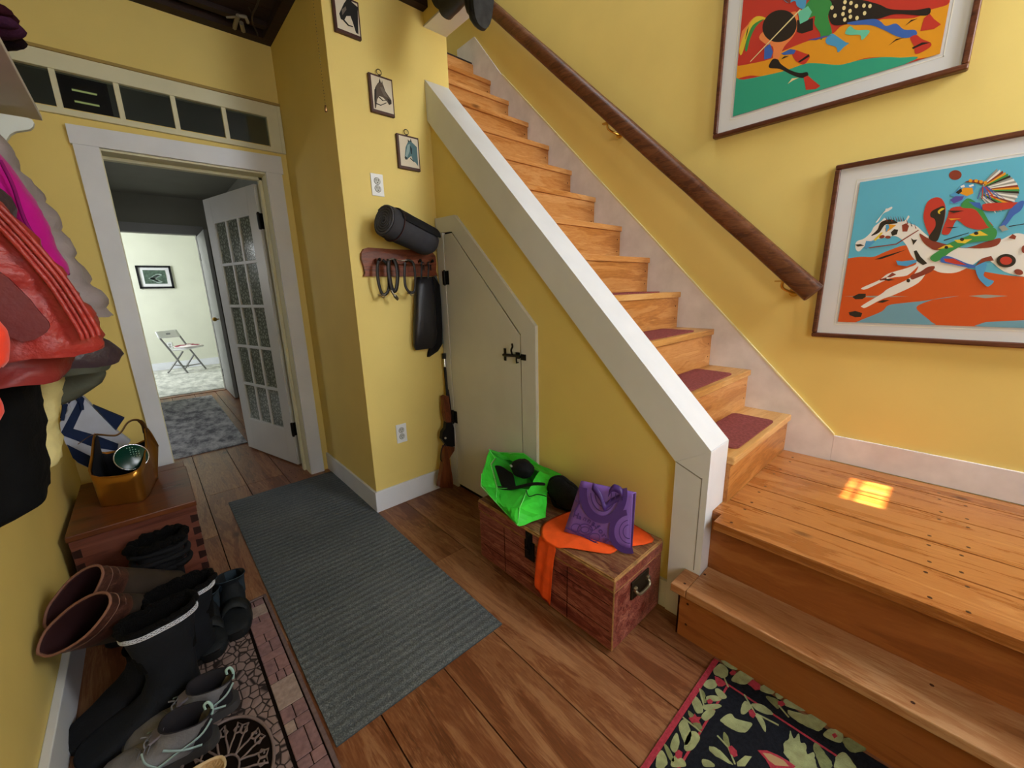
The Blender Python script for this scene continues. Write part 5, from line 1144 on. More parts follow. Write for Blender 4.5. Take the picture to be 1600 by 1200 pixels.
# cable and pale clip among the ceiling timbers
cb = thing('ceiling_cable', (.6, 2.4, 2.79), 'dark cable with pale plastic clip on the dark ceiling above the transom', 'cable')
cz = lambda x, y, z=2.762: PZ(200+x/5.714, y/5.714, z)
m = MB(); m.tube(spline([cz(1175, -40), cz(1150, 50), cz(1115, 120), cz(1110, 200), cz(1150, 290), cz(1160, 350)]), .0045, 6); m.tube(spline([cz(1075, 60), cz(1100, 110), cz(1112, 130)]), .003, 6); m.build('cable', flat('dull cable', '#3c322c', .6), cb)
m = MB(); m.tube([cz(985, 140), cz(965, 190), cz(950, 250)], .011, 6); m.tube([cz(990, 140), cz(1050, 150), cz(1070, 200)], .009, 6); m.tube([cz(1012, 205), cz(1030, 275)], .012, 6); m.build('clip', flat('pale clip', '#8f8878', .6), cb)
m = MB(); m.tube([cz(880, 155), cz(960, 150)], .006, 6); m.build('nail', flat('pale clip', ''), cb)
# hall picture and folding chair in the far room
fp = thing('framed_photo', (.295, 9.71, 1.65), 'small black framed landscape picture on the pale far room wall', 'picture')
m = MB(); x0, x1, z0, z1 = .058, .53, 1.455, 1.845
for a, b_ in (((x0, z0), (x1, z0+.032)), ((x0, z1-.032), (x1, z1)), ((x0, z0), (x0+.032, z1)), ((x1-.032, z0), (x1, z1))): m.box((a[0], 9.69, a[1]), (b_[0], 9.72, b_[1]))
m.build('frame', flat('black frame', '#15161a', .4), fp)
MB().box((x0+.03, 9.71, z0+.03), (x1-.03, 9.715, z1-.03)).build('mat_board', MATB, fp)
m = MB(); m.box((x0+.085, 9.705, z0+.08), (x1-.085, 9.711, z1-.075), 0)
for i in range(9): m.prism([(x0+.19+.03*math.cos(a*PI/5)*1.6+.012*i, 9.7045, z0+.17+.008*i*(-1)**i+.018*math.sin(a*PI/5)) for a in range(10)], (0, .001, 0), 1)
m.build('print', [flat('green river print', '#4a5c50', .6, .2, var=.4, vs_=25), flat('rapids white', '#8fa09a', .6)], fp)
fc = thing('folding_chair', (.35, 9.0, 0), 'white and grey metal folding chair against the pale far wall', 'chair')
CHW = flat('white chair plastic', '#e8eaec', .4, .4); CHM = flat('grey chair metal', '#7d7d7c', .35, .5, .6)
# traced in depth: the chair faces right
cy0, cy1 = 8.78, 9.18
KC = lambda x, y, yy: PY(200+x/3.527, 400+y/3.527, yy)
for yy, pts in ((8.80, [(177, 455), (232, 520), (330, 645)]), (9.12, [(285, 440), (330, 500), (430, 622)])):
    m = MB(); m.tube([KC(x, y, yy) for x, y in pts], .014, 8); m.build('front_leg', CHM, fc)
for yy, pts in ((8.84, [(302, 525), (270, 575), (220, 645)]), (9.14, [(365, 540), (340, 580), (315, 620)])):
    m = MB(); m.tube([KC(x, y, yy) for x, y in pts], .014, 8); m.build('rear_leg', CHM, fc)
m = MB(); m.tube([KC(245, 600, 8.86), KC(335, 608, 9.14)], .008, 6); m.tube([KC(300, 610, 8.82), KC(405, 592, 9.14)], .008, 6); m.build('stretcher', CHM, fc)
tl, tr, bl, br_ = KC(152, 418, 8.80), KC(262, 405, 9.12), KC(172, 455, 8.80), KC(290, 445, 9.12)
slab((bl, br_, tr, tl), Vector((.02, 0, 0.002)), 'backrest', CHW, fc, 6, .004)
gg = [bl*.25+br_*.2+tl*.25+tr*.3]; m = MB(); m.box(gg[0]+Vector((-.03, -.045, -.012)), gg[0]+Vector((.03, -.03, .012))); m.build('grip_slot', flat('grey slot', '#7d8084', .5), fc)
sa, sb_, sc_, sd = KC(225, 518, 8.80), KC(335, 528, 8.80), KC(420, 510, 9.14), KC(320, 496, 9.14)
for p in (sa, sb_, sc_, sd): p.z = .43
slab((sa, sb_, sc_, sd), Vector((0, 0, .025)), 'seat', CHW, fc, 6, .004)
cu_ = thing('seat_cloth', (sa+sc_)/2, 'red and white patterned cloth lying on the folding chair seat', 'cloth')
ctr = (sa+sb_+sc_+sd)/4+Vector((.02, 0, .035))
m = MB(); m.ball(ctr, .2, 20, 8, 0, 1.05, .9, .13, dis=lambda d: .2*nz(d, 2.5)); m.build('cloth', flat('white cloth', '#e3dcdc', .8), cu_)
m = MB()
for dx, dy, r_ in ((-.09, -.03, .075), (.08, -.06, .06), (.02, .05, .07)): m.ball(ctr+Vector((dx, dy, .012)), r_, 14, 8, 0, 1.2, 1, .25, dis=lambda d: .3*nz(d, 3))
m.build('red_print', flat('faded red print', '#8e3a48', .8), cu_)
# ------------------------------------------------------------------ footwear
def frame(pos, head, tilt=None):
    """local: x toe direction, y left, z up; head = heading in degrees on the floor; tilt = extra 3x3"""
    Mh = Matrix.Rotation(R(head), 4, 'Z')
    if tilt is not None: Mh = tilt.to_4x4() @ Mh
    return Matrix.Translation(pos) @ Mh
def footwear(nm, label, cat, M, Lf, Wd, shaft, mats, sole, shaft_w=(.38, .31), lean=0.0, group=None, toe=1.0, cuff=None, chunky=.024, openh=.5, wr=.006, lay=None, solew=1.06, top_tilt=0.0):
    t = thing(nm, M.translation.copy(), label, cat, group)
    up_m, lin_m = mats
    h = shaft/Lf; wr_ = wr
    secs = [((.985, .05*toe+.02), (.985, .03), .16), ((.965, .085*toe+.02), (.97, .0), .55), ((.90, .125*toe+.02), (.91, .0), .86), ((.80, .15*toe+.02), (.81, .0), 1.0), ((.68, .175*toe+.02), (.68, 0), 1.0), ((.56, .225), (.54, 0), .9), ((.46, .30), (.38, 0), .8), ((.42, .38), (.16, .0), .76), ((.40, .44), (.02, .02), .74), ((.395, .50), (-.02, .16), .72), ((.39, .56), (-.02, .33), .72)]
    secs = [s for s in secs if s[1][1] < h-.12 and s[0][1] < h+.02]
    sx_ = shaft_w[0]
    c0 = (secs[-1][0][0]+secs[-1][1][0])/2
    z0 = max(secs[-1][0][1], secs[-1][1][1])
    for i in range(1, 7):
        k = i/6; z = z0+(h-z0)*k
        w_ = sx_*(.42/.38)*(1-k)+sx_*k if 0 else (secs[-1][0][0]-secs[-1][1][0]) if False else (.41*(1-k)+sx_*1.1*k)
        cx_ = .19*(1-k)+(.19+lean)*k
        secs.append(((cx_+w_/2, z+top_tilt*k), (cx_-w_/2, z-top_tilt*k), .72*(1-k)+(shaft_w[1]*2/(Wd/Lf)*.5)*k if 0 else .72*(1-k)+k*shaft_w[1]/(Wd/Lf*.5)*.5))
    def ring(A, B, hw, sh=1.0, wob=1):
        A = Vector((A[0], 0, A[1]))*Lf; B = Vector((B[0], 0, B[1]))*Lf; c = (A+B)/2; ax_ = (A-B)/2; rg = []
        for j in range(28):
            a = 2*PI*j/28; ca, sa = math.cos(a), math.sin(a); k = (abs(ca)**2.5+abs(sa)**2.5)**(-1/2.5)
            p = c+ax_*ca*k*sh+Vector((0, 1, 0))*sa*k*hw*Wd/2*sh
            n_ = wr_*nz(p+M.translation*9, 16)*wob; p += (p-c).normalized()*n_ if (p-c).length > 1e-5 else Vector()
            rg.append(M @ p)
        return rg
    rings = [ring(*s) for s in secs]
    m = MB(); m.loft(rings, 0, cap=False); m.add(rings[0], [tuple(range(27, -1, -1))], 0)
    A, B, hw = secs[-1]
    inner = [rings[-1]]
    inner.append(ring((A[0], A[1]+.012), (B[0], B[1]+.012), hw, .97)); depth = min(openh, h*.75)
    inner.append(ring((A[0], A[1]), (B[0], B[1]), hw, .90, .5)); 
    inner.append(ring((A[0]-.0, A[1]-depth*.5), (B[0], B[1]-depth*.5), hw, .84, .5)); inner.append(ring((A[0], A[1]-depth), (B[0]+.0, B[1]-depth), hw, .78, 0))
    m.loft(inner, 1, cap=False); m.add(inner[-1], [tuple(range(28))], 1)
    m.build('upper', [up_m, lin_m], t)
    if sole:
        ol = []
        for j in range(32):
            a = 2*PI*j/32; ca, sa = math.cos(a), math.sin(a); x = .48+.515*ca; w_ = (.5 if x > .5 else .5-.10*math.sin(PI*min(1, (.5-x)/.5)))*Wd*solew
            if x < .35: w_ *= .86
            k = (abs(ca)**2.6+abs(sa)**2.6)**(-1/2.6); ol.append((.48*Lf+.515*Lf*ca*k, w_*sa*k))
        s0 = MB(); s0.prism([(x, y, -.004) for x, y in ol], (0, 0, chunky), 0, True, M); s0.build('sole', sole, t, bevel=.003)
    if cuff:
        mt, rad_, zoff = cuff
        rg = ring((A[0], A[1]-zoff), (B[0], B[1]-zoff), hw, 1.03); m = MB()
        pts = [p+Vector((nz(p, 60), nz(p+Vector((3, 0, 0)), 60), nz(p, 45)))*rad_*.8 for p in spline(rg, 3, True)]
        m.tube(pts, [rad_*(1+.35*nz(p, 90)) for p in pts], 8, closed=True); m.build('fur_cuff', mt, t)
    t['_'] = 0; del t['_']
    return t, ring, secs
def laces(t, M, Lf, Wd, x0, x1, z0, z1, col, n=5, w_=.3, r_=.0025):
    m = MB()
    for i in range(n):
        k = i/(n-1); x = x0+(x1-x0)*k; z = z0+(z1-z0)*k
        m.tube([M @ Vector((x*Lf, -w_*Wd/2, z*Lf-.006)), M @ Vector(((x-.02)*Lf, 0, z*Lf+.004)), M @ Vector((x*Lf, w_*Wd/2, z*Lf-.006))], r_, 6)
    rs = random.Random(3)
    for q in range(3):
        p0 = M @ Vector((x1*Lf, 0, z1*Lf+.004)); pts = [p0]
        for s_ in range(4): pts.append(pts[-1]+Vector((rs.uniform(-.016, .016), rs.uniform(-.016, .016), rs.uniform(-.012, .010))))
        m.tube(spline(pts), r_, 6)
    m.build('laces', col, t)
# snow boots with woven trim, toes to the wall
NORD = flat('black shearling suede', '#12151b', .8, .25, var=.35, vs_=12, bump=.25, bs=90)
TRIMW = flat('white woven trim', '#c9ccd6', .7)
def snow_boot(pos, head, label, sh=.30):
    M = frame(pos, head)
    t, ring, secs = footwear('snow_boot', label, 'boot', M, .30, .135, sh, (NORD, FUR), RUBBER, (.57, .36), group='tall boots by the left wall', cuff=(FUR, .009, -.015))
    A, B, hw = secs[-1]
    m = MB()
    for dz in (.035, .075): 
        rg = ring((A[0], A[1]-dz), (B[0], B[1]-dz), hw, 1.012); m.tube(spline(rg, 2, True), .0016, 5, closed=True)
    ra, rb = ring((A[0], A[1]-.044), (B[0], B[1]-.044), hw, 1.018), ring((A[0], A[1]-.066), (B[0], B[1]-.066), hw, 1.018)
    ra, rb = spline(ra, 2, True), spline(rb, 2, True); z_ = [ra[i] if i % 2 else rb[i] for i in range(len(ra))]
    m.tube(z_, .0020, 5, closed=True); m.tube([rb[i] if i % 2 else ra[i] for i in range(len(ra))], .0014, 5, closed=True); m.build('woven_trim', TRIMW, t)
    m = MB(); m.tube(spline([M @ Vector((x, -.058, z)) for x, z in ((.06, sh-.03), (.07, sh*.6), (.055, .10), (.06, .05))]), .0022, 6); m.build('side_seam', flat('dark seam', '#2a2c30', .7), t)
    return t
# placed by their opening: shaft centre over (x, y)
snow_boot(Vector((-.070, 1.545, .004)), 190, 'black snow boot with woven white trim and furry rim, nearer the camera of its pair', .335)
snow_boot(Vector((-.010, 1.70, .004)), 186, 'black snow boot with woven trim half hidden behind its nearer twin', .30)
# dark slip-on shoes, toes towards us
SLIP = flat('black padded nylon', '#14181c', .75, .25, var=.25, vs_=22, bump=.15, bs=80)
SLIPL = flat('blue grey lining', '#26323c', .9)
def slip(pos, head, label):
    M = frame(pos, head); t, ring, secs = footwear('winter_shoe', label, 'shoe', M, .285, .108, .135, (SLIP, SLIPL), RUBBER, (.40, .40), group='winter shoes on the doormat', chunky=.03, openh=.3, top_tilt=.05)
    m = MB(); 
    rg = []
    for a in range(13): q = PI*a/12; rg.append(M @ Vector((.152, .047*math.cos(q), .03+.062*math.sin(q))))
    rg2 = [p+(M.to_3x3() @ Vector((.042, 0, -.014))) for p in rg]
    n_ = len(rg); m.add(rg+rg2, [(i, i+1, n_+i+1, n_+i) for i in range(n_-1)], 0, True); m.build('strap', flat('black strap', '#1a1d20', .7), t, solid=.005); return t
slip(Vector((.090, 1.965, .012)), -97, 'black padded winter shoe at the right end of the row, beside the charcoal runner')
slip(Vector((-.010, 1.92, .012)), -93, 'black padded winter shoe second from the right end, at the doormat corner')
# grey hiking shoes
HIK = flat('grey hiking mesh', '#77767a', .7, .25, var=.2, vs_=18, bump=.2, bs=110); HIKL = flat('dark hiking lining', '#1c1a20', .85)
HIKB = flat('pale aqua overlay', '#8fa6a6', .55, .3)
def hike(pos, head, label):
    M = frame(pos, head); Lf, Wd = .275, .112
    t, ring, secs = footwear('hiking_shoe', label, 'shoe', M, Lf, Wd, .115, (HIK, HIKL), flat('grey rubber sole', '#3a393b', .7), (.40, .31), group='grey hiking shoes', chunky=.028, openh=.3, top_tilt=.03, wr=.003)
    m = MB()
    for sg in (1, -1):
        m.tube(spline([M @ Vector((x, sg*y, z)) for x, y, z in ((-.004, .012, .085), (.02, .043, .075), (.08, .050, .055), (.12, .053, .040), (.17, .056, .035))]), .0045, 6, flatn=.5)
        m.tube(spline([M @ Vector((x, sg*y, z)) for x, y, z in ((.02, .045, .045), (.06, .051, .060), (.10, .050, .085))]), .004, 6, flatn=.5)
        m.tube(spline([M @ Vector((x, sg*y, z)) for x, y, z in ((.11, .053, .030), (.14, .048, .065), (.15, .03, .085))]), .0035, 6, flatn=.5)
    m.build('overlay_stripes', HIKB, t)
    m = MB(); m.tube(spline([M @ Vector((-.004, 0, z)) + (M.to_3x3() @ Vector((-x, 0, 0))) for x, z in ((0, .09), (.004, .115), (-.002, .135), (-.012, .130), (-.012, .115))]), .004, 6, flatn=.6); m.build('heel_loop', flat('aqua loop', '#9fc0ba', .6), t)
    m = MB(); m.prism([M @ Vector(p) for p in ((.105, -.022, .105), (.105, .022, .105), (.135, .020, .088), (.135, -.020, .088))], (M.to_3x3() @ Vector((.002, 0, .006)))); m.build('tongue', flat('lilac grey tongue', '#7a7480', .7), t, bevel=.002)
    laces(t, M, Lf, Wd, .72, .52, .155, .27, flat('mottled laces', '#6d6c70', .7), 5, .42)
    return t
hike(Vector((.010, 1.395, .012)), 170, 'grey hiking shoe with aqua stripes next to the tall snow boot, farther of the pair')
hike(Vector((-.055, 1.305, .012)), 166, 'grey hiking shoe with aqua stripes nearest the bottom edge of the photo')
# tan fuzzy slipper tip at the very bottom
M = frame(Vector((-.06, 1.135, .012)), 188); t_, _, _ = footwear('slipper', 'tan fuzzy slipper just peeking in at the bottom edge beside the hiking shoes', 'slipper', M, .26, .105, .085, (flat('tan fleece', '#b09068', .95, .1, bump=.6, bs=150), flat('cream fleece', '#c8b08a', .95)), RUBBER, (.5, .32), chunky=.02, openh=.2)
# laced fur boot in front of the chest
M = frame(Vector((-.060, 2.055, .004)), 186); t_, ring, secs = footwear('winter_boot', 'black furry lace-up boot standing in front of the wooden chest', 'boot', M, .27, .13, .345, (BLACKF, FUR), RUBBER, (.56, .42), cuff=(FUR, .016, .02), wr=.012)
for dz in (.12, .27, .42):
    A, B, hw = secs[-1]; rg = ring((A[0], A[1]-dz), (B[0], B[1]-dz), hw*1.0, 1.05); m = MB(); m.tube(spline(rg, 2, True), .011, 8, closed=True); m.build('quilted_band', BLACKF, t_)
m = MB(); rs = random.Random(5)
for i in range(9):
    z = .075+.017*i; y = -.052 if i % 2 else -.040; m.tube([M @ Vector((.115+.0*i, y-.012, z)), M @ Vector((.125, y+.012, z+.006))], .0022, 6)
    m.ball(M @ Vector((.11+.006*(i % 3), y-.014, z+.004)), .0042, 6, 5)
m.build('laces', flat('silver grey laces', '#9a9a98', .6), t_)
m = MB()
for z, y in ((.26, .07), (.235, .082)): m.tube(spline([M @ Vector((.02, y-.012, z)), M @ Vector((.0, y+.008, z+.004)), M @ Vector((-.012, y+.016, z+.012)), M @ Vector((-.02, y+.008, z+.014)), M @ Vector((-.012, y, z+.004))]), .0025, 6)
m.build('loop_ties', BLACKF, t_)
# tall brown boots leaning against the wall behind the snow boots
BRL = wood('streaked brown leather', '#25110c', '#43251d', '#6e493d', 'X', 5, .5, attr=False, contrast=1.2)
BRSH = flat('olive brown boot shaft', '#3a3029', .65, .3, var=.2, vs_=14)
def tall_boot(topc, ankle, axn, rx, ry, label, mats2, sq=1.0):
    t = thing('tall_boot', ankle, label, 'boot', 'tall boots by the left wall')
    T0, A0 = Vector(topc), Vector(ankle); d = (A0-T0).normalized(); e1 = Vector(axn); e1 = (e1-d*e1.dot(d)).normalized(); e2 = d.cross(e1)
    def rg(c, a, b_, k=1.0): return [c+e1*a*k*math.cos(2*PI*j/28)+e2*b_*k*math.sin(2*PI*j/28)+Vector((nz((j, c.x*9, 1), .4), nz((j, c.y*9, 2), .4), 0))*.004 for j in range(28)]
    L0 = (A0-T0).length; rs_ = []
    for i in range(9): k = i/8; rs_.append(rg(T0+d*L0*k, rx*(1-.35*k), ry*(1-.1*k)+.02*k))
    m = MB(); m.loft(rs_[:3], 0, cap=False); m.loft(rs_[2:], 1, cap=False)
    m.loft([rs_[0], rg(T0-d*.004, rx, ry, .97), rg(T0+d*.01, rx, ry, .92), rg(T0+d*.12, rx, ry, .84), rg(T0+d*.24, rx*.85, ry*.9, .75)], 2, cap=False); m.add(rg(T0+d*.24, rx*.85, ry*.9, .75), [tuple(range(28))], 2)
    m.build('shaft', mats2+[flat('dark maroon lining', '#2e1416', .8, .2)], t)
    m = MB(); m.tube(rg(T0-d*.002, rx, ry, 1.0), .0042, 6, closed=True); m.build('rim_binding', flat('worn tan binding', '#7c5546', .6), t)
    m = MB()
    for q, rr in ((.035, 1.012), (.065, 1.01)): m.tube(rg(T0+d*q, rx*(1-.45*q/L0), ry, rr), .0014, 5, closed=True)
    m.build('stitching', flat('dusty stitching', '#7a5c50', .7), t)
    return t, d
TB1, d1 = tall_boot((-.300, 1.61, .375), (-.125, 1.86, .13), (-.165, 0, -.088), .096, .052, 'tall brown leather boot leaning on the yellow wall, nearer of the pair', [BRL, BRSH])
TB2, d2 = tall_boot((-.308, 1.735, .395), (-.10, 1.99, .15), (-.15, -.04, -.092), .096, .052, 'tall brown leather boot leaning on the wall behind its nearer twin', [BRL, BRSH])
for tb_, dd_, an in ((TB1, d1, (-.12, 1.865, .11)), (TB2, d2, (-.09, 2.0, .13))):
    m = MB(); a_ = Vector(an); rr = []
    for k, (dx, hz_, wd) in enumerate(((-.05, .045, .04), (-.02, .055, .05), (.03, .055, .052), (.08, .045, .05), (.12, .035, .047), (.15, .024, .035), (.162, .012, .015))):
        c = a_+Vector((dx*.25, dx*.9, 0)); c.z = max(hz_+.004, a_.z*(1-k/4)); hh = c.z-.004 if k else .06
        rr.append([c+Vector((wd*math.cos(2*PI*j/20), 0, hh*math.sin(2*PI*j/20))) for j in range(20)])
    m.loft(rr); m.build('foot', flat('dark boot foot', '#191513', .7, .3, var=.2), tb_)
# black overshoe lying on its side towards the wall
M = frame(Vector((-.19, 1.36, .006)), 150); t_, _, _ = footwear('snow_boot', 'soft black boot slumped against the baseboard under the brown boots', 'boot', frame(Vector((-.13, 1.72, .004)), 212), .30, .13, .17, (BLACKF, DARKLIN), RUBBER, (.42, .32), group='tall boots by the left wall', wr=.012)

# pair of black boots hung over the floor edge at the top of the stairs
WELLY = flat('black boot rubber', '#1b1b1c', .5, .4, var=.25, vs_=18)
for (u, v, lab, dy) in ((722, 26, 'black rubber boot hanging by the stairwell ceiling edge, left of the pair', 0), (738, 45, 'black rubber boot hanging by the stairwell ceiling edge, right of the pair', -.02)):
    tip = PX(u+30, v, 1.335)
    # toe points down, sole faces the camera side
    Mx = Matrix(((0, 1, 0), (0, 0, 1), (-1, 0, 0)))       # local x -> down, y -> x, z -> +y
    Mt = Matrix.Translation(tip+Vector((0, .02, .285))) @ (Matrix.Rotation(R(8 if u > 730 else 0), 3, 'Y') @ Mx).to_4x4()
    t_, _, _ = footwear('rubber_boot', lab, 'boot', Mt, .29, .105, .30, (WELLY, DARKLIN), flat('scuffed grey black sole', '#2c2c2d', .7, .3, var=.4, vs_=30), (.40, .32), group='boots hung at the stair head', chunky=.02)


# ------------------------------------------------------------------ coats on the left wall
def garment(nm, label, prof, y0, y1, mats, cat='coat', wr=.012, sc=11, quilt=0, group=None, band=None, gm='body', squash=3.0, parent=None, fold=.0, nring=52, hemwob=.01, hemslope=0.0):
    """prof: list of (z, x_out) from top to bottom; hangs from the wall (x=-.385) between y0 and y1"""
    t = parent or thing(nm, (-.38, (y0+y1)/2, prof[0][0]), label, cat, group)
    z_top, z_bot = prof[0][0], prof[-1][0]; tab = [(-z, x) for z, x in prof]
    rings = []; K = max(14, int((z_top-z_bot)/.014))
    for i in range(K+1):
        z = z_top+(z_bot-z_top)*i/K; xo = interp(tab, -z); xi = XL+.008; c = Vector(((xo+xi)/2, (y0+y1)/2, z)); hx_ = (xo-xi)/2; hy = (y1-y0)/2
        pin = 1.0
        if quilt: pin = 1-.035*abs(math.cos(PI*(z-z_top)/quilt))**6*3.2
        rg = []
        for j in range(nring):
            a = 2*PI*j/nring; ca, sa = math.cos(a), math.sin(a); k = (abs(ca)**squash+abs(sa)**squash)**(-1/squash)
            p = Vector((c.x+hx_*ca*k*pin, c.y+hy*sa*k*(pin if quilt else 1), z))
            n_ = wr*(nz((p.x*sc, p.y*sc, p.z*sc*1.6))+.5*nz((p.x*sc*2.3, p.y*sc*2.3, p.z*sc*4)))+fold*math.sin(a*9+z*6)
            p += Vector((ca, sa, 0))*n_; p.x = max(p.x, XL+.004)
            p.z += (i/K)**3*hemwob*nz((a*2, y0, 0))-(i/K)**2*hemslope*max(0, (y1-p.y))
            rg.append(p)
        rings.append(rg)
    top = [r_*.6+sum(rings[0], Vector())/nring*.4+Vector((0, 0, .02)) for r_ in rings[0]]
    m = MB(); m.loft([top]+rings, 0, cap=False); m.add(top, [tuple(range(nring))]); 
    low = [p*.85+sum(rings[-1], Vector())/nring*.15+Vector((0, 0, .03)) for p in rings[-1]]
    m.loft([rings[-1], low], 0, cap=False); m.add(low, [tuple(range(nring))])
    m.build(gm, mats, t); return t
def prof_px(pts, y): return [(lambda p: (p.z, p.x))(PY(u, v, y)) for u, v in pts]
TAUPE = flat('taupe quilted nylon', '#a09698', .5, .4, var=.10, vs_=9, bump=1.0, bs=16)
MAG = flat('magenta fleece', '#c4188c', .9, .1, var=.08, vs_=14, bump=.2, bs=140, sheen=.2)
PLUM = flat('dark plum nylon', '#3e3038', .42, .45, var=.25, vs_=11, bump=1.0, bs=18)
REDN = flat('brick red nylon', '#a3322c', .42, .45, var=.18, vs_=9, bump=1.0, bs=24)
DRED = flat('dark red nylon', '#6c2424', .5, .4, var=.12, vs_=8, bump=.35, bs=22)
OLV = flat('grey olive canvas', '#5b5e52', .75, .2, var=.10, vs_=12, bump=.15, bs=60)
PYEL = flat('pale yellow fleece', '#f3e6a4', .85, .1, var=.08, vs_=12, bump=.25, bs=70)
BLKW = flat('black wool', '#0e0f11', .9, .15, var=.25, vs_=10, bump=.2, bs=90)
CORAL = flat('bright coral fleece', '#ff4a30', .8, .15, var=.06, vs_=14, bump=.25, bs=60, sheen=.2)
yq = 2.00
garment('puffer_coat', 'taupe quilted puffer coat, farthest of the coats on the left wall', [(1.86, -.33)]+prof_px([(2, 212), (30, 250), (60, 297), (85, 335), (112, 380), (135, 425), (158, 458), (176, 485), (176, 493)], yq), 1.90, 2.14, [TAUPE], quilt=.085, wr=.016, sc=7)
t_m = garment('fleece_jacket', 'bright magenta fleece jacket between the taupe and plum coats', [(1.85, -.34)]+prof_px([(2, 241), (18, 261), (44, 294), (68, 332), (99, 400), (113, 424), (113, 429)], 1.86), 1.75, 1.885, [MAG], wr=.006)
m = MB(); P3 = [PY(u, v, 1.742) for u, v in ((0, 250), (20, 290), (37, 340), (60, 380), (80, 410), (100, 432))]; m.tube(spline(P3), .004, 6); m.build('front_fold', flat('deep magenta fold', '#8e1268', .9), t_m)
garment('down_coat', 'dark plum down coat seen below and behind the red jacket', [(1.80, -.345)]+prof_px([(2, 290), (30, 335), (70, 395), (104, 433), (128, 470), (152, 500), (176, 536), (189, 556), (187, 562)], 1.70), 1.60, 1.74, [PLUM], quilt=.10, wr=.014)
t_r = garment('red_jacket', 'brick red quilted jacket with ribbed front edge, largest of the hanging coats', [(1.62, -.25)]+prof_px([(0, 318), (37, 356), (70, 391), (103, 431), (128, 470), (150, 508), (157, 524), (152, 530)], 1.42), 1.30, 1.50, [REDN], wr=.018, sc=17, hemslope=.12)
# dark side panel and ribbed placket on the red jacket
m = MB()
for k in range(4):
    off = 7*k
    P3 = [PY(u-off*1.2, v+off*.35, 1.297-.004*(k % 2)) for u, v in ((0, 322), (37, 360), (70, 397), (103, 437), (128, 475), (150, 512), (154, 524))]
    m.tube(spline(P3), .0045, 6)
m.build('ribbed_placket', REDN, t_r)
def R3(x, y, yy=1.292): return PY(x/5.455, 400+y/5.455, yy)
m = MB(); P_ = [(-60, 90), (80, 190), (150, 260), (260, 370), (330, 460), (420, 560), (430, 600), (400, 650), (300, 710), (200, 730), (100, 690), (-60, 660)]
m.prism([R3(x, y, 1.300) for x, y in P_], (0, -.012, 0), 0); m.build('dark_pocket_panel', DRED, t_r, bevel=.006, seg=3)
garment('red_vest', 'dark red quilted hem hanging just below the red jacket', prof_px([(112, 540), (114, 550), (112, 575), (108, 582)], 1.48), 1.34, 1.56, [flat('deep red nylon', '#8a2c2a', .45, .4, var=.15, vs_=9, bump=.5, bs=26)], wr=.012)
garment('canvas_jacket', 'grey olive canvas jacket hem showing under the plum coat', prof_px([(170, 558), (173, 566), (172, 574)], 2.02), 1.9, 2.2, [OLV], wr=.003)
garment('canvas_jacket', 'grey olive sleeve end hanging above the striped tote bag', prof_px([(163, 575), (165, 585), (160, 597), (128, 618), (106, 626)], 2.16), 2.06, 2.26, [OLV], wr=.004)
garment('yellow_fleece', 'pale yellow fleece sleeve hanging between the black trousers and the tote', prof_px([(97, 588), (93, 620), (92, 660), (96, 684), (98, 692), (96, 697), (97, 712), (95, 716)], 2.02), 1.92, 2.10, [PYEL], wr=.014, cat='fleece')
garment('black_trousers', 'long black trousers hanging lowest on the left wall', [(1.25, -.26)]+prof_px([(62, 590), (64, 620), (66, 650), (71, 664), (67, 672), (68, 700), (74, 712), (76, 722), (73, 745), (77, 762), (40, 780), (14, 792)], 1.66), 1.50, 1.78, [BLKW], wr=.007, cat='trousers')
# coral mittens at the very edge
for (pts, yy, lab) in (([(2, 502), (10, 515), (16, 530), (17, 550), (14, 565), (3, 575)], 1.10, 'bright coral fleece mitten at the left edge, in front of the red jacket'), ([(1, 622), (6, 635), (8, 645), (5, 655), (0, 663)], 1.10, 'bright coral fleece mitten at the left edge, lower one against the black trousers')):
    garment('fleece_mitten', lab, prof_px(pts, yy), yy-.05, yy+.05, [CORAL], wr=.006, cat='mitten', group='coral mittens', squash=2.2)
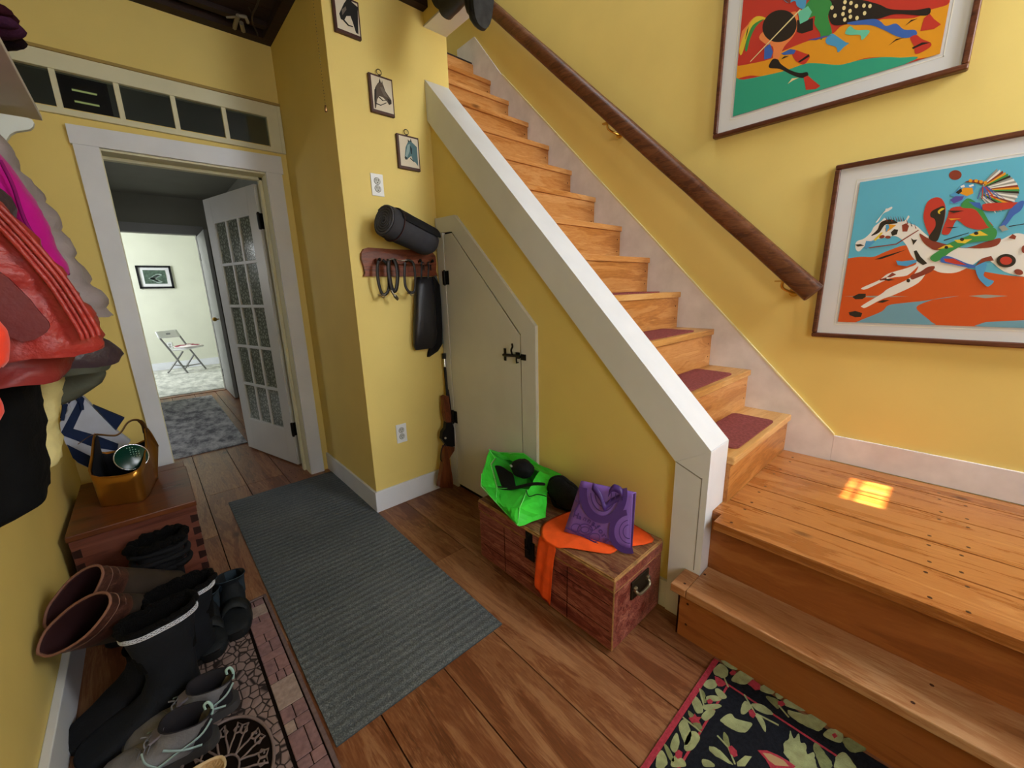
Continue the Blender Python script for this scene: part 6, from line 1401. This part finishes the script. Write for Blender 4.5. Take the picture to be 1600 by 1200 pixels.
# coat shelf with scrolled bracket, and the hats on it
SHW = flat('off white shelf paint', '#cfc8bf', .5, .3, var=.04)
xs_ = -.14
p1 = PX(67, 189, xs_)
shf = thing('coat_shelf', (-.27, 1.4, p1.z), 'off white painted coat shelf high on the left wall', 'shelf')
m = MB(); m.box((XL, .25, p1.z), (xs_, p1.y, p1.z+.02)); m.build('shelf_board', SHW, shf, bevel=.002)
m = MB(); m.box((XL, .3, p1.z-.13), (XL+.018, p1.y-.03, p1.z)); m.build('back_rail', WHITE, shf, bevel=.002)
yb = p1.y-.10
bp = [PY(x/5.455, y/5.455, yb) for x, y in ((-60, 960), (0, 965), (120, 985), (240, 1005), (275, 1020), (290, 1045), (280, 1080), (250, 1103), (200, 1110), (130, 1120), (85, 1145), (50, 1200), (20, 1250), (-60, 1300))]
bp = [Vector((min(p.x, xs_-.004), p.y, min(p.z, p1.z-.001))) for p in bp]; bp = [Vector((XL+.002, yb, p1.z-.001))]+bp+[Vector((XL+.002, yb, bp[-1].z-.03))]
m = MB(); m.prism(bp, (0, .02, 0)); m.build('scroll_bracket', flat('mint white bracket', '#dfe4da', .5), shf, bevel=.003)
m = MB()
for y in (.9, 1.3, 1.66, 1.95): m.tube(spline([Vector((XL+.018, y, p1.z-.07)), Vector((XL+.06, y, p1.z-.085)), Vector((XL+.075, y, p1.z-.06)), Vector((XL+.07, y, p1.z-.04))]), .005, 6)
m.build('coat_hook', BLACKI, shf)
GLV = flat('dark plum knit', '#40203a', .9, .1, var=.2, vs_=24, bump=.4, bs=120); GLV2 = flat('near black knit', '#1b1016', .9, .1, bump=.4, bs=120)
for (u, v, rr, mt, lab, yy) in ((14, 62, .042, GLV2, 'near black knitted glove on the shelf end, lowest of the pile', 1.95), (6, 42, .046, GLV, 'plum purple knitted glove in the middle of the pile on the shelf', 1.88), (2, 25, .040, flat('dark maroon knit', '#34141e', .9, .1, bump=.4, bs=120), 'dark maroon knitted hat topmost on the shelf pile', 1.86)):
    c = PY(u, v, yy); c.x = min(c.x, xs_-.03) if 0 else c.x
    t_ = thing('knit_glove' if 'hat' not in lab else 'knit_beanie', c, lab, 'glove' if 'hat' not in lab else 'hat', 'knitwear on the coat shelf')
    m = MB(); m.ball(c-Vector((.03, 0, 0)), rr, 18, 10, 0, 1.5, 1.2, .62, dis=lambda d: .12*nz(d, 2.2)); m.build('knit_body', mt, t_)
    m = MB(); m.ball(c-Vector((.01, .045, .004)), rr*.6, 14, 8, 0, 1.6, .8, .6, dis=lambda d: .12*nz(d, 2.8)); m.build('thumb' if 'hat' not in lab else 'turned_edge', mt, t_)
